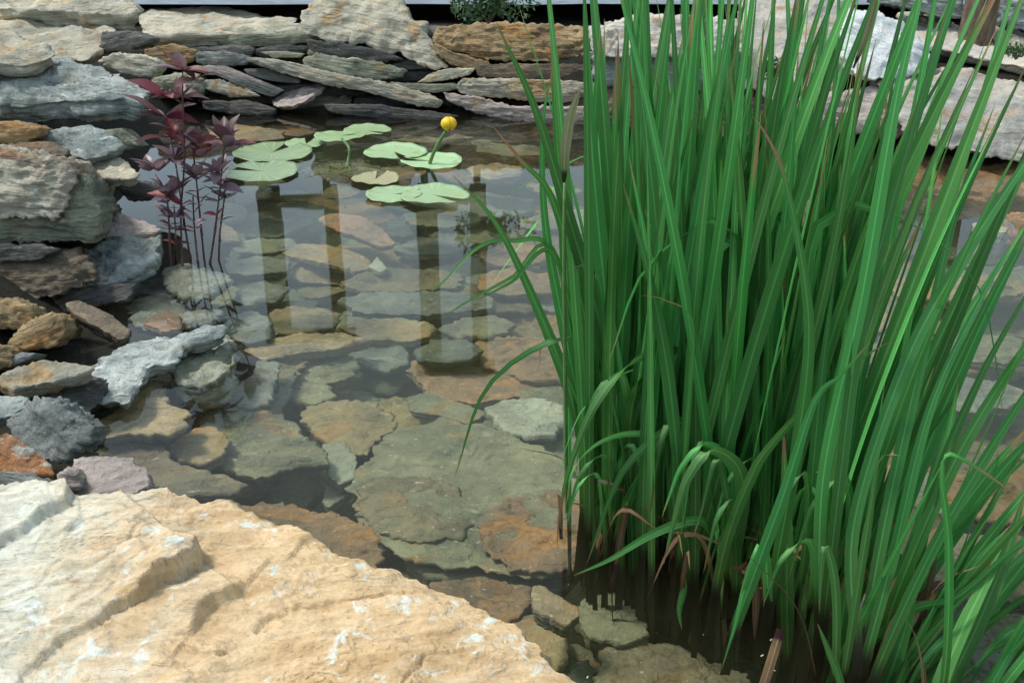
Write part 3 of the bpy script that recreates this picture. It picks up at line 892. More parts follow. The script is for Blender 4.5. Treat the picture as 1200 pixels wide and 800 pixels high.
# ------------------------------------------------------------------ submerged slabs, traced
GU = 'slate slabs under the water'
U = [
 # label, mat, poly, z, thickness
 ('largest submerged slab, green with rusty patches, in the middle of the pond', 'w_green', [(414, 566), (436, 520), (470, 496), (520, 485), (590, 500), (655, 530), (705, 580), (722, 620), (718, 655), (660, 672), (600, 668), (540, 660), (470, 652), (424, 620)], -.20, .08),
 ('submerged rusty slab overlapping the right end of the largest one beside the iris', 'w_rust', [(560, 602), (600, 580), (650, 572), (700, 588), (726, 622), (720, 656), (664, 670), (600, 662), (566, 640)], -.185, .05),
 ('submerged olive slab overlapping the far left end of the largest one', 'w_brown', [(418, 568), (440, 556), (520, 560), (560, 590), (548, 622), (500, 636), (440, 622), (420, 600)], -.192, .04),
 ('submerged green-grey slab under the lower edge of the largest one', 'w_green', [(470, 650), (540, 656), (620, 664), (690, 668), (700, 684), (640, 690), (560, 684), (500, 676)], -.24, .06),
 ('submerged ochre slab with ragged edge left of the largest one', 'w_ochre', [(352, 478), (380, 468), (430, 466), (462, 482), (462, 500), (440, 520), (430, 532), (395, 530), (370, 505), (352, 492)], -.215, .05),
 ('big dark green slab slanting toward the foreground boulder', 'w_green', [(226, 478), (250, 460), (292, 466), (340, 490), (384, 528), (384, 540), (340, 546), (300, 560), (262, 548), (238, 510)], -.14, .05),
 ('upright pale green stone below the ochre slab', 'w_pale', [(378, 520), (398, 515), (418, 535), (417, 560), (398, 567), (384, 556)], -.2, .05),
 ('small pale stone beside the dark square gap', 'w_pale', [(382, 568), (412, 566), (414, 574), (384, 594), (378, 586)], -.24, .04),
 ('green slab in the dark square gap behind the boulder', 'w_green', [(306, 566), (340, 556), (372, 570), (360, 592), (320, 596)], -.27, .04),
 ('long reddish brown slab disappearing under the foreground boulder', 'w_rust', [(260, 590), (330, 586), (400, 600), (442, 620), (450, 650), (430, 680), (380, 680), (300, 650), (250, 620)], -.2, .06),
 ('small grey stone at the corner of the reddish brown slab', 'w_grey', [(424, 596), (446, 594), (452, 610), (440, 624), (426, 614)], -.2, .04),
 ('pale grey round slab with whitish scratches near the iris', 'w_pale', [(567, 476), (590, 466), (625, 463), (655, 470), (664, 490), (650, 508), (620, 512), (590, 500)], -.19, .05),
 ('red-brown slab behind the pale grey round slab', 'w_rust', [(475, 425), (510, 418), (560, 430), (640, 448), (690, 452), (690, 466), (600, 464), (555, 472), (500, 460)], -.25, .05),
 ('grey-green wedge between the red-brown and largest slabs', 'w_green', [(476, 464), (500, 458), (545, 472), (572, 484), (550, 496), (515, 486), (480, 480)], -.235, .04),
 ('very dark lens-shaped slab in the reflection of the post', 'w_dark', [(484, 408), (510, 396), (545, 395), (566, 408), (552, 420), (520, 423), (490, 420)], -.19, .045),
 ('rust slab between the dark lens and the iris', 'w_rust', [(556, 398), (600, 392), (650, 398), (690, 410), (690, 446), (620, 444), (570, 428)], -.23, .05),
 ('green slab above the dark lens', 'w_green', [(512, 384), (540, 372), (580, 368), (606, 378), (584, 392), (540, 394)], -.215, .04),
 ('orange-ochre slab in the middle distance', 'w_ochre', [(396, 382), (420, 372), (470, 371), (508, 378), (508, 392), (480, 399), (430, 396)], -.2, .04),
 ('yellowish slab left of the orange-ochre one', 'w_ochre', [(314, 362), (340, 356), (380, 358), (398, 366), (396, 378), (350, 390), (322, 388)], -.2, .05),
 ('olive yellow slab reaching back from the shoreline stone', 'w_ochre', [(272, 412), (310, 398), (352, 388), (400, 390), (440, 396), (400, 406), (340, 414), (300, 424), (276, 424)], -.15, .05),
 ('mottled green slab left of the centre', 'w_green', [(334, 424), (350, 412), (390, 410), (420, 422), (414, 440), (380, 448), (344, 442)], -.2, .05),
 ('grey-green slab in the centre of the pond', 'w_grey', [(396, 398), (440, 392), (475, 404), (480, 424), (455, 434), (420, 424)], -.23, .05),
 ('oval green slab nearer than the mottled one', 'w_green', [(318, 448), (350, 442), (385, 450), (394, 462), (370, 472), (335, 468)], -.2, .04),
 ('grey slab beside the awash shoreline stone', 'w_grey', [(270, 450), (300, 420), (328, 422), (322, 446), (316, 470), (290, 476), (262, 468)], -.12, .05),
 ('bright ochre ledge just under water below the long pale slab', 'w_ochre', [(108, 492), (140, 476), (165, 450), (190, 440), (198, 470), (222, 478), (222, 496), (200, 506), (150, 504), (112, 512)], -.035, .05),
 ('olive ochre stone between the ledge and the big dark slab', 'w_ochre', [(196, 520), (225, 500), (250, 498), (268, 512), (262, 530), (238, 542), (205, 536)], -.1, .05),
 ('brown slab in the shallows behind the pinkish stone', 'w_brown', [(112, 524), (150, 516), (190, 520), (205, 540), (250, 552), (290, 566), (270, 580), (200, 580), (172, 560), (120, 540)], -.09, .05),
 ('yellow-green stone awash right beneath the red plant', 'w_pale', [(189, 312), (215, 306), (262, 318), (272, 326), (246, 344), (226, 348), (196, 338)], -.015, .05),
 ('grey slab in the shallows under the red plant reflection', 'w_grey', [(150, 352), (190, 342), (240, 350), (262, 362), (240, 378), (190, 386), (160, 376)], -.06, .04),
 ('rusty cone-shaped stone in the shallows left', 'w_rust', [(166, 378), (196, 362), (212, 372), (214, 384), (190, 388)], -.04, .03),
 ('grey-blue slab right of the rusty cone-shaped stone', 'w_grey', [(262, 370), (300, 362), (318, 374), (318, 396), (290, 402), (262, 392)], -.13, .05),
 ('bright orange slab between the post reflections', 'w_rust', [(373, 253), (392, 249), (425, 252), (452, 270), (464, 284), (448, 288), (420, 276), (386, 264)], -.12, .04),
 ('green-grey slab behind the left post reflection', 'w_grey', [(276, 262), (300, 248), (330, 246), (366, 252), (364, 260), (326, 276), (290, 276)], -.2, .04),
 ('pale slab beyond the red plant stems', 'w_pale', [(236, 248), (258, 236), (285, 238), (290, 250), (276, 258), (244, 258)], -.15, .04),
 ('ochre slab behind the red plant stems', 'w_ochre', [(240, 268), (262, 260), (280, 272), (282, 282), (250, 284)], -.16, .04),
 ('pale slab with bright end left of the left post reflection', 'w_pale', [(272, 284), (300, 278), (345, 280), (350, 288), (312, 296), (276, 294)], -.19, .04),
 ('ochre slab between the posts reflections, pointing right', 'w_ochre', [(330, 296), (352, 284), (400, 288), (430, 300), (440, 312), (420, 318), (390, 310), (350, 302)], -.19, .04),
 ('small pale blue stone at the tip of the pointed ochre slab', 'w_pale', [(432, 312), (442, 300), (454, 314), (446, 319)], -.18, .03),
 ('grey slab left of the left post reflection', 'w_grey', [(258, 306), (300, 298), (340, 304), (336, 318), (290, 322), (262, 318)], -.2, .04),
 ('green-grey slab left of the yellowish slab', 'w_grey', [(272, 336), (310, 328), (338, 334), (330, 348), (290, 356), (270, 350)], -.19, .04),
 ('brown slab in the far middle', 'w_brown', [(400, 330), (440, 312), (500, 314), (545, 320), (540, 334), (480, 340), (420, 340)], -.21, .04),
 ('wide grey slab in the middle distance', 'w_grey', [(394, 350), (440, 340), (520, 340), (580, 346), (576, 360), (500, 368), (420, 366)], -.21, .04),
 ('grey slab right of the bright orange slab', 'w_grey', [(458, 290), (490, 276), (540, 276), (560, 284), (530, 296), (480, 298)], -.22, .04),
 ('green slab below the small pads', 'w_green', [(470, 250), (510, 244), (560, 248), (565, 258), (520, 266), (480, 262)], -.22, .04),
 ('pinkish slab left of the iris in the distance', 'w_rust', [(560, 296), (600, 284), (640, 288), (650, 302), (610, 312), (570, 308)], -.22, .04),
 ('brown slab left of the iris leaf tips', 'w_rust', [(560, 320), (600, 312), (646, 320), (650, 340), (600, 346), (560, 338)], -.21, .04),
 ('ochre submerged slab beyond the flower', 'w_ochre', [(548, 196), (580, 190), (612, 194), (614, 204), (580, 210), (552, 206)], -.14, .04),
 ('brown-yellow submerged slab near the far left corner', 'w_ochre', [(240, 148), (280, 144), (330, 152), (336, 162), (290, 166), (250, 160)], -.03, .04),
 ('submerged rusty slab beside the brown-yellow one', 'w_rust', [(306, 146), (350, 146), (372, 154), (350, 160), (320, 156)], -.08, .03),
 ('dark green ledge under water beneath the wall', 'w_brown', [(380, 148), (440, 146), (520, 152), (560, 160), (500, 166), (420, 160)], -.09, .04),
 ('green ledge under water right of the flower', 'w_green', [(552, 164), (600, 160), (660, 166), (660, 180), (600, 182), (560, 176)], -.10, .04),
 ('brown slab under the right side of the foreground boulder', 'w_rust', [(500, 680), (560, 676), (624, 686), (622, 706), (596, 728), (560, 716), (520, 700)], -.2, .06),
 ('knobbly yellowish stone at the right of the foreground boulder', 'w_ochre', [(622, 690), (632, 682), (650, 694), (676, 710), (678, 720), (664, 732), (640, 720), (624, 712)], -.07, .06),
 ('brownish pillar-like stone beneath the knobbly stone', 'w_ochre', [(610, 720), (640, 716), (664, 740), (668, 770), (650, 785), (620, 770), (606, 745)], -.2, .1),
 ('rust-brown stone touching the foreground boulder at right', 'w_rust', [(598, 730), (622, 722), (640, 740), (634, 760), (606, 752)], -.2, .06),
 ('olive slab left of the iris base', 'w_green', [(668, 712), (690, 696), (740, 690), (756, 710), (762, 740), (730, 752), (690, 748)], -.17, .07),
 ('large olive brown slab at the bottom edge', 'w_brown', [(700, 760), (740, 744), (800, 756), (870, 780), (890, 840), (760, 860), (700, 830)], -.19, .07),
 ('dark gap-filling slab at the bottom edge beside the boulder', 'w_dark', [(640, 790), (690, 770), (700, 800), (700, 850), (650, 850)], -.22, .05),
 ('brown slab seen through the right leaves', 'w_brown', [(1060, 640), (1120, 620), (1200, 630), (1280, 660), (1240, 700), (1120, 700)], -.2, .05),
 ('red-brown slab at the lower right edge', 'w_rust', [(1090, 560), (1150, 545), (1240, 550), (1260, 590), (1180, 610), (1110, 595)], -.2, .05),
 ('dark slab at the lower right corner', 'w_dark', [(1080, 730), (1160, 712), (1260, 730), (1280, 800), (1160, 820), (1080, 790)], -.22, .05),
 ('wide greenish slab in the right part of the pond', 'w_green', [(1060, 400), (1110, 388), (1190, 392), (1240, 410), (1180, 424), (1090, 420)], -.2, .05),
 ('grey slab in the right part, nearer than the wide greenish one', 'w_grey', [(1040, 450), (1100, 436), (1180, 444), (1220, 466), (1150, 482), (1060, 474)], -.2, .05),
 ('faint ochre slab in the right part, far', 'w_ochre', [(1040, 330), (1100, 320), (1170, 328), (1200, 342), (1120, 350), (1050, 344)], -.2, .05),
]
for lab, mt, poly, z, t in U:
    r_ = random.uniform
    top(lab, mt, poly, z=z, t=t * .62, group=GU, sx=r_(-.05, .05), sy=r_(0, .06), rough=.28, terr=.8, ragged=1.3)

# pieces that fill the bed between the traced ones
rng = np.random.RandomState(11)
GB = 'loose slate pieces covering the pond bed'
fm = ['w_green', 'w_grey', 'w_brown', 'w_green', 'w_ochre', 'w_rust', 'w_dark', 'w_grey']
pts_done = []
tries = 0
while len(pts_done) < 270 and tries < 6000:
    tries += 1
    px, py = rng.uniform(60, 1260), rng.uniform(140, 830)
    if rng.rand() > (1.0 if py < 420 else 0.6): continue
    zz = -rng.uniform(.25, .35)
    c = at_z(px, py, zz)
    d = float(sdist(np.array([c[0]]), np.array([c[1]]))[0])
    if d > -0.05: continue
    if any(math.hypot(c[0] - at_z(*q)[0], c[1] - at_z(*q)[1]) < .22 for q in IRIS_PX): continue
    if d > -0.25: zz = -.10 - (-d) * .6 - rng.uniform(0, .03)
    sz = rng.uniform(.13, .30) * (1.15 if c[1] > 3 else .9)
    if any(math.hypot(c[0] - q[0], c[1] - q[1]) < 0.40 * (sz + q[2]) for q in pts_done): continue
    pts_done.append((c[0], c[1], sz))
    k = rng.randint(6, 9)
    a0 = rng.rand() * 6.28
    el = rng.uniform(.55, .85)
    th = rng.rand() * 3.14
    pts = []
    tx, ty = rng.uniform(-.14, .14), rng.uniform(-.10, .16)
    for i in range(k):
        u = a0 + (i + rng.uniform(-.3, .3)) / k * 6.283
        r0 = sz * rng.uniform(.8, 1.08)
        x, y = r0 * math.cos(u), r0 * math.sin(u) * el
        x, y = x * math.cos(th) - y * math.sin(th), x * math.sin(th) + y * math.cos(th)
        pts.append((c[0] + x, c[1] + y, zz + tx * x + ty * y))
    o = build_stone('slate_piece', pts, [-tx, -ty, 1], [0, 0, -1], rng.uniform(.018, .034), [-tx, -ty, 1], fm[rng.randint(len(fm))], 2000 + len(pts_done), N=80, NC=12, NS=6, rough=.28, terr=.9, ragged=1.5)
    tag(o, 'flat slate piece lying loose on the pond bed between larger slabs', 'rock', GB)

# ------------------------------------------------------------------ foreground boulder
outl = [(-420, 590), (-120, 566), (0, 569), (46, 565), (76, 569), (92, 575), (150, 574), (200, 574), (244, 578), (282, 590), (318, 606), (346, 620),
        (376, 631), (392, 645), (440, 657), (482, 668), (520, 690), (560, 708), (602, 737), (640, 766), (672, 797), (700, 840), (690, 930), (560, 1050), (200, 1150), (-200, 1150), (-500, 900)]
nB = unit([-.03, -.10, 1])
p0 = at_z(200, 574, .40)
pts = []
for q in outl:
    d = ray(*q)
    pts.append(CAM + d * (((p0 - CAM) @ nB) / (d @ nB)))

def to_px(V):
    r = V - CAM
    dep = r @ FW
    return 600 + FPX * (r @ RT) / dep, 400 - FPX * (r @ UP) / dep

def line_sd(x, y, pl):
    """signed distance (px) to an open polyline, positive on its left (image, y down: upper/left side)"""
    best = np.full(x.shape, 1e9)
    sg = np.ones(x.shape)
    tt = np.zeros(x.shape)
    n_ = len(pl) - 1
    for i in range(n_):
        a, b = np.array(pl[i], float), np.array(pl[i + 1], float)
        ab_ = b - a
        t = np.clip(((x - a[0]) * ab_[0] + (y - a[1]) * ab_[1]) / (ab_ @ ab_), 0, 1)
        dx, dy = x - (a[0] + t * ab_[0]), y - (a[1] + t * ab_[1])
        d = np.hypot(dx, dy)
        cr = ab_[0] * dy - ab_[1] * dx
        m_ = d < best
        best = np.where(m_, d, best)
        sg = np.where(m_, np.sign(cr), sg)
        tt = np.where(m_, (i + t) / n_, tt)
    return best * sg, tt

def ss(a, b, x):
    t = np.clip((x - a) / (b - a), 0, 1)
    return t * t * (3 - 2 * t)

def hero_cap(V, kindarr, n_):
    x, y = to_px(V)
    cap = (kindarr == 0) * 1.0
    w1 = fbm(np.stack([x / 34, y / 22, x * 0], -1), 5, .6)
    h = np.zeros(x.shape)
    # each ledge: polyline, height (m), transition px, strength along the line
    def ledge(pl, hh, wpx, side, fade, wob=7, reach=90):
        nonlocal h
        d, t = line_sd(x, y, pl)
        d = d * side + w1 * wob
        s = ss(0, wpx, d) * (1 - ss(reach * .25, reach, d))
        h = h + hh * s * np.interp(t, np.linspace(0, 1, len(fade)), fade)
    ledge([(140, 566), (160, 590), (187, 612), (222, 632), (238, 646), (236, 664), (216, 682), (188, 690), (168, 704), (130, 724), (80, 750), (30, 800)], .036, 5, 1, [.25, .3, .35, .6, .95, 1.15, 1.2, 1.05, .6, .35, .3, .2], 5, 130)
    ledge([(290, 690), (278, 704), (256, 714), (236, 728), (222, 744)], .02, 7, 1, [.3, 1, 1, 1, .2], 4, 60)
    ledge([(372, 628), (356, 640), (340, 660), (300, 670)], .008, 5, 1, [1, 1, .6, .1], 4, 60)
    ledge([(84, 566), (88, 584), (84, 598), (52, 612), (18, 630), (-30, 656)], .020, 5, 1, [.6, 1, 1, 1, .8, .8], 3, 120)
    ledge([(95, 600), (100, 618), (80, 628), (40, 640)], .006, 5, 1, [.5, 1, 1, 0], 3, 60)
    ledge([(0, 760), (120, 700), (190, 660), (210, 648)], .006, 4, 1, [1, .6, 1, .4], 6, 60)
    ledge([(180, 800), (240, 770), (330, 742), (420, 735)], .007, 5, 1, [.3, 1, .5, 0], 8, 70)
    ledge([(400, 760), (470, 745), (560, 752), (610, 772)], .007, 5, 1, [0, 1, 1, .3], 8, 60)
    ledge([(230, 764), (238, 770), (250, 768)], .008, 3, -1, [1, 1, 1], 1, 25)
    # rough flaking everywhere
    P = V.copy()
    g = terrace(fbm(P * np.array([10, 16, 8]) + 5.1, 5, .6), 8, .7) * .013
    for pl, dep_ in (([(300, 735), (350, 705), (420, 700), (470, 690)], .005), ([(60, 690), (110, 672), (150, 640), (170, 620)], .004), ([(470, 800), (500, 770), (560, 765)], .004), ([(0, 700), (40, 690), (70, 660)], .004)):
        d, t = line_sd(x, y, pl)
        h = h - dep_ * np.exp(-((d + w1 * 9) / 2.2) ** 2)
    g2 = terrace(fbm(P * np.array([34, 52, 30]) + 9, 4, .65), 4, .6) * .0025
    # low swell: tilt toward the rim
    V = V + n_ * ((h + g + g2) * cap)[..., None]
    return V

o = build_stone('boulder', pts, nB, [0, 0, -1], .42, unit([-.05, -.12, 1]), 'hero', 77, N=1100, NC=260, NS=34, under=.12, rough=.22, terr=.45, ragged=.8, capfn=hero_cap, lay=1.2)
tag(o, 'huge sunlit tan and grey boulder filling the lower left foreground', 'boulder')

# ------------------------------------------------------------------ ribbons (leaves) and tubes
def catmull(P, n):
    P = np.asarray(P, float)
    if len(P) == 2:
        t = np.linspace(0, 1, n)[:, None]
        return P[0] * (1 - t) + P[1] * t
    Q = np.vstack([2 * P[0] - P[1], P, 2 * P[-1] - P[-2]])
    seg = np.linalg.norm(np.diff(P, axis=0), axis=1)
    s = np.concatenate([[0], np.cumsum(seg)]) / seg.sum()
    out = []
    for u in np.linspace(0, 1, n):
        i = min(len(P) - 2, int(np.searchsorted(s, u, side='right') - 1))
        t = (u - s[i]) / max(1e-9, s[i + 1] - s[i])
        a, b, c, d = Q[i], Q[i + 1], Q[i + 2], Q[i + 3]
        out.append(0.5 * ((2 * b) + (-a + c) * t + (2 * a - 5 * b + 4 * c - d) * t * t + (-a + 3 * b - 3 * c + d) * t ** 3))
    return np.array(out)

def ribbon(name, P, width, side, mat, parent=None, n=26, taper=0.45, base_w=0.75, twist=0.0, fold=0.16, tipw=0.02, origin=None, shape=None):
    P = catmull(P, n)
    T = np.gradient(P, axis=0)
    T /= np.maximum(np.linalg.norm(T, axis=1, keepdims=True), 1e-9)
    s = np.linspace(0, 1, n)
    W_ = width * (base_w + (1 - base_w) * np.clip(s / .3, 0, 1)) * np.where(s > 1 - taper, np.clip((1 - s) / taper, 0, 1) ** .75, 1)
    if shape is not None:
        W_ = width * shape(s)
    W_ = np.maximum(W_, width * tipw)
    side = np.asarray(side, float)
    S_ = side[None, :] - T * (T @ side)[:, None]
    S_ /= np.maximum(np.linalg.norm(S_, axis=1, keepdims=True), 1e-6)
    Nn = np.cross(T, S_)
    a = twist * s[:, None]
    S2 = S_ * np.cos(a) + Nn * np.sin(a)
    N2 = np.cross(T, S2)
    us = np.array([-1, -.5, 0, .5, 1])
    hs_ = np.array([0, .7, 1.25, .7, 0]) * fold
    V = P[:, None, :] + S2[:, None, :] * (us[None, :, None] * W_[:, None, None] / 2) + N2[:, None, :] * (hs_[None, :, None] * W_[:, None, None] / 2)
    uv = np.stack(np.broadcast_arrays((us[None, :] + 1) / 2, s[:, None]), -1).reshape(-1, 2)
    V = V.reshape(-1, 3)
    if origin is not None:
        V = V - np.asarray(origin)
    return link(name, mesh_np(name, V, grid_faces(n, 5, False), uv), mat, parent)

def tube(name, P, r0, r1, mat, parent=None, n=18, k=8, origin=None, bumpy=0.0):
    P = catmull(P, n)
    T = np.gradient(P, axis=0)
    T /= np.maximum(np.linalg.norm(T, axis=1, keepdims=True), 1e-9)
    ref = np.array([1.0, .03, .02]) if abs(T[0][0]) < .9 else np.array([0, 1.0, 0])
    A = ref - T * (T @ ref)[:, None]
    A /= np.linalg.norm(A, axis=1, keepdims=True)
    B = np.cross(T, A)
    rr = np.linspace(r0, r1, n)
    if bumpy:
        rr = rr * (1 + bumpy * (np.arange(n) % 5 == 0))
    u = np.arange(k) / k * 2 * math.pi
    V = P[:, None] + rr[:, None, None] * (np.cos(u)[None, :, None] * A[:, None] + np.sin(u)[None, :, None] * B[:, None])
    if origin is not None:
        V = V - np.asarray(origin)
    V = np.concatenate([V.reshape(-1, 3), V[-1].mean(0)[None], V[0].mean(0)[None]])
    F = [tuple(f) for f in grid_faces(n, k, True)]
    e = n * k
    F += [((n - 1) * k + j, (n - 1) * k + (j + 1) % k, e, e) for j in range(k)]
    me = bpy.data.meshes.new(name)
    me.from_pydata(V.tolist(), [], [f if f[2] != f[3] else f[:3] for f in [tuple(int(a) for a in f) for f in F]])
    for p_ in me.polygons: p_.use_smooth = True
    return link(name, me, mat, parent)

# ------------------------------------------------------------------ iris clumps
GI = 'clumps of tall iris standing in the pond'
clumps = [
 # label, base px, lean x deg, lean y deg, leaves, height, spread m
 ('leftmost thin iris clump with short yellowish blades at its foot', (702, 590), 1.5, 4, 22, .80, .035),
 ('tall iris clump behind the bent-over blades, second from the left', (742, 612), 2, 4, 42, 1.15, .045),
 ('tall dense iris clump whose drooping blade reaches left to the water', (796, 634), 1.5, 4, 46, 1.2, .055),
 ('iris clump in the middle with two folded blades above dark water', (850, 645), 1.5, 4, 46, 1.18, .055),
 ('iris clump with a half brown hanging blade at its foot', (905, 668), 3, 4, 33, 1.12, .05),
 ('leaning iris clump between the hanging brown blade and the right front clump', (962, 700), 5, 4, 21, .90, .04),
 ('front right iris clump, its blades leaning right low over the water', (1015, 745), 21, 5, 20, .52, .045),
 ('rear iris clump standing behind the middle ones', (842, 588), 2, 3, 34, 1.1, .06),
 ('rear iris clump leaning right, seen between the front ones', (930, 622), 3, 3, 16, .86, .045),
 ('sparse iris clump leaning far right near the right edge', (1060, 700), 24, 6, 6, .45, .05),
 ('short iris clump filling the lower right corner', (1110, 800), 20, 6, 16, .42, .06),
]
GROOT = {}
rng = np.random.RandomState(23)
for ci, (lab, bp_, lx, ly, nl, H, spd) in enumerate(clumps):
    c = at_z(*bp_)
    root = empty('iris_clump', (c[0], c[1], -.10))
    tag(root, lab, 'plant', GI)
    GROOT[ci] = root
    org = np.array([c[0], c[1], -.10])
    for k in range(int(nl * 1.12)):
        b = np.array([c[0] + rng.normal(0, spd), c[1] + rng.normal(0, spd * .75), -.19])
        hx = R(lx + (max(-2.0, rng.normal(0, 2.2)) if ci < 2 else rng.normal(0, 3.9)) + (b[0] - c[0]) * (30 if ci < 2 else 75))
        hy = R(ly + rng.normal(0, 5))
        L = H * rng.uniform(.78, 1.12) + .19
        if rng.rand() < .22: L = H * rng.uniform(.4, .7) + .19
        if ci < 4: hx = max(hx, R(-3.2 if ci > 1 else -1.5))
        d0 = unit([math.tan(hx), math.tan(hy), 1])
        bend = np.array([max(-.035 if ci < 3 else -1, math.sin(hx) * .10 + rng.normal(0, .03 if ci < 2 else .065)), rng.normal(.01, .05), 0]) * L
        dr = rng.uniform(.0, .10)
        ss_ = np.array([0, .2, .4, .6, .8, 1.0])
        P = [b + d0 * L * s + bend * s ** 2.3 - np.array([0, 0, dr * s ** 3]) for s in ss_]
        wd = rng.uniform(.016, .0285)
        yaw = rng.normal(0, .75)
        side = [math.cos(yaw), math.sin(yaw), 0]
        ty = rng.rand()
        if ty < .05 and k > 4 and ci > 1:                  # folded over blade
            kf = rng.randint(2, 4)
            P = P[:kf + 1]
            hd = rng.choice([-1, 1])
            q = P[-1]
            dl = L * rng.uniform(.18, .3)
            P += [q + np.array([hd * dl * .25, -.02, dl * .06]), q + np.array([hd * dl * .6, -.05, -dl * .2]), q + np.array([hd * dl * .8, -.07, -dl * .8])]
        mt = 'iris' if ty < .62 else ('iris_light' if ty < .91 else 'iris_tip')
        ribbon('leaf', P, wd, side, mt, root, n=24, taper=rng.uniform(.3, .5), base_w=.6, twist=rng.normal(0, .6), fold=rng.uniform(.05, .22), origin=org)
    if ci in (1, 2, 3, 4, 5):
        for k in range(3):
            x0 = c[0] + rng.normal(0, spd * 1.3); y0 = c[1] - rng.uniform(.3, 1.3) * spd
            h0 = rng.uniform(.12, .30); dx = rng.choice([-1, 1], p=[.7, .3]) * rng.uniform(.04, .11)
            P = [np.array([x0, y0 + .03, -.06]), np.array([x0 + dx * .15, y0, h0 * .6]), np.array([x0 + dx * .4, y0 - .015, h0]), np.array([x0 + dx * .9, y0 - .035, h0 * .86]), np.array([x0 + dx * 1.2, y0 - .05, h0 * .35])]
            ribbon('leaf', P, rng.uniform(.010, .016), [.7, .1, .5], rng.choice(['iris_light', 'iris', 'iris_tip']), root, n=26, taper=.5, fold=.15, origin=org)
    # dead leaves and stubs at the foot
    for k in range(6):
        b = np.array([c[0] + rng.normal(0, spd * 1.2), c[1] - rng.uniform(0, spd * 1.5), -.08])
        an = rng.uniform(0, 6.28)
        L = rng.uniform(.16, .32)
        P = [b, b + np.array([math.cos(an) * L * .2, math.sin(an) * L * .15, L * .55]), b + np.array([math.cos(an) * L * .55, math.sin(an) * L * .4, L * rng.uniform(.5, .9)])]
        ribbon('dead_leaf', P, rng.uniform(.008, .014), [math.cos(an + 1.5), math.sin(an + 1.5), .2], 'iris_dead', root, n=14, twist=1.0, origin=org)

def hero(ci, pl, Y0, Y1, wpx, mat='iris', side=(1, 0, 0), twist=0.0, taper=.45, base_w=.8, name='leaf', label=None, fold=.14):
    """a blade traced in the photograph, given its own distance (Y0 at the foot, Y1 at the tip)"""
    n_ = len(pl)
    P = [at_y(p[0], p[1], Y0 + (Y1 - Y0) * i / (n_ - 1)) for i, p in enumerate(pl)]
    if P[0][2] > -.06 and abs(P[1][2] - P[0][2]) > .02 and name == 'leaf' and pl[0][1] > 540:
        d_ = (P[0] - P[1]) / abs(P[1][2] - P[0][2])
        if d_[2] < 0:
            P = [P[0] + d_ * (P[0][2] + .09) * np.array([.4, .2, 1])] + P
    w = wpx / FPX * (Y0 * .92 + .3) * 1.02
    root = GROOT[ci]
    org = np.array(root.location)
    o = ribbon(name, P, w, side, mat, root, n=44, taper=taper, twist=twist, base_w=base_w, origin=org, fold=fold)
    if label: o['label'] = label
    return o

# left side blades
hero(0, [(704, 600), (668, 460), (625, 350), (580, 260), (530, 205)], 1.95, 1.80, 14, taper=.5)
hero(0, [(700, 560), (690, 400), (650, 240), (612, 190), (576, 146)], 1.9, 1.85, 17, 'iris_tip', taper=.55)
hero(1, [(730, 590), (712, 420), (668, 260), (628, 130), (590, 45), (582, 26)], 1.9, 1.8, 19, taper=.5)
hero(0, [(700, 580), (668, 420), (640, 270), (636, 150), (648, 80)], 1.92, 1.9, 13, taper=.5)
hero(1, [(728, 600), (716, 420), (700, 250), (690, 120), (684, -30)], 1.88, 1.85, 18, taper=.4)
hero(0, [(690, 575), (672, 430), (660, 260), (650, 120), (645, 20)], 1.96, 1.92, 15, 'iris_tip', taper=.5)
hero(0, [(696, 540), (650, 300), (600, 325), (545, 355), (512, 376)], 1.97, 1.8, 9, 'iris_light', side=(0, .4, 1), taper=.7)
hero(0, [(690, 470), (650, 300), (600, 330), (555, 354)], 1.95, 1.78, 10, 'iris', side=(0, .4, 1), taper=.7)
hero(0, [(700, 420), (660, 225), (630, 260), (600, 300), (575, 335)], 2.0, 2.0, 10, 'iris_light', side=(0.6, .4, 1), taper=.5)
hero(0, [(690, 500), (655, 305), (600, 282), (560, 290), (520, 330), (494, 350)], 1.97, 1.75, 8, 'iris_light', side=(0, .6, 1), taper=.6)
hero(0, [(676, 520), (668, 420), (700, 200), (640, 205), (575, 238)], 2.0, 2.1, 4, 'iris_light', side=(0, .4, 1), taper=.6)
hero(0, [(700, 560), (690, 500), (640, 400), (632, 430), (628, 440)], 1.9, 1.85, 8, 'iris_tip', taper=.6)
hero(1, [(735, 560), (712, 440), (700, 320), (660, 318), (670, 316)], 1.8, 1.78, 6, 'iris_light', side=(0, .3, 1), taper=.7)
# bent over blades
hero(1, [(740, 600), (742, 470), (790, 412), (745, 422), (700, 470), (670, 540), (656, 600), (653, 640)], 1.82, 1.70, 15, 'iris_tip', side=(.7, 0, .7), taper=.55, label='blade bent over to the left with a brown hanging tip')
hero(1, [(735, 590), (770, 520), (740, 508), (700, 520), (672, 550), (664, 590)], 1.80, 1.72, 14, 'iris_light', side=(.5, 0, .8), taper=.6)
hero(1, [(742, 600), (738, 500), (728, 440), (700, 460), (680, 520), (674, 560)], 1.83, 1.78, 13, 'iris_light', side=(.7, 0, .6), taper=.6)
hero(2, [(805, 640), (836, 640), (826, 612), (800, 612), (760, 628), (715, 655), (672, 674)], 1.74, 1.66, 12, 'iris_light', side=(0, .3, 1), taper=.5, label='drooping blade reaching left to touch the water')
hero(3, [(850, 640), (862, 560), (830, 520), (800, 545), (785, 580), (776, 605)], 1.70, 1.66, 17, 'iris_light', side=(.7, 0, .5), taper=.7)
hero(3, [(860, 650), (870, 560), (835, 528), (806, 560), (790, 610), (778, 660)], 1.67, 1.60, 20, 'iris_light', side=(.8, 0, .4), taper=.6)
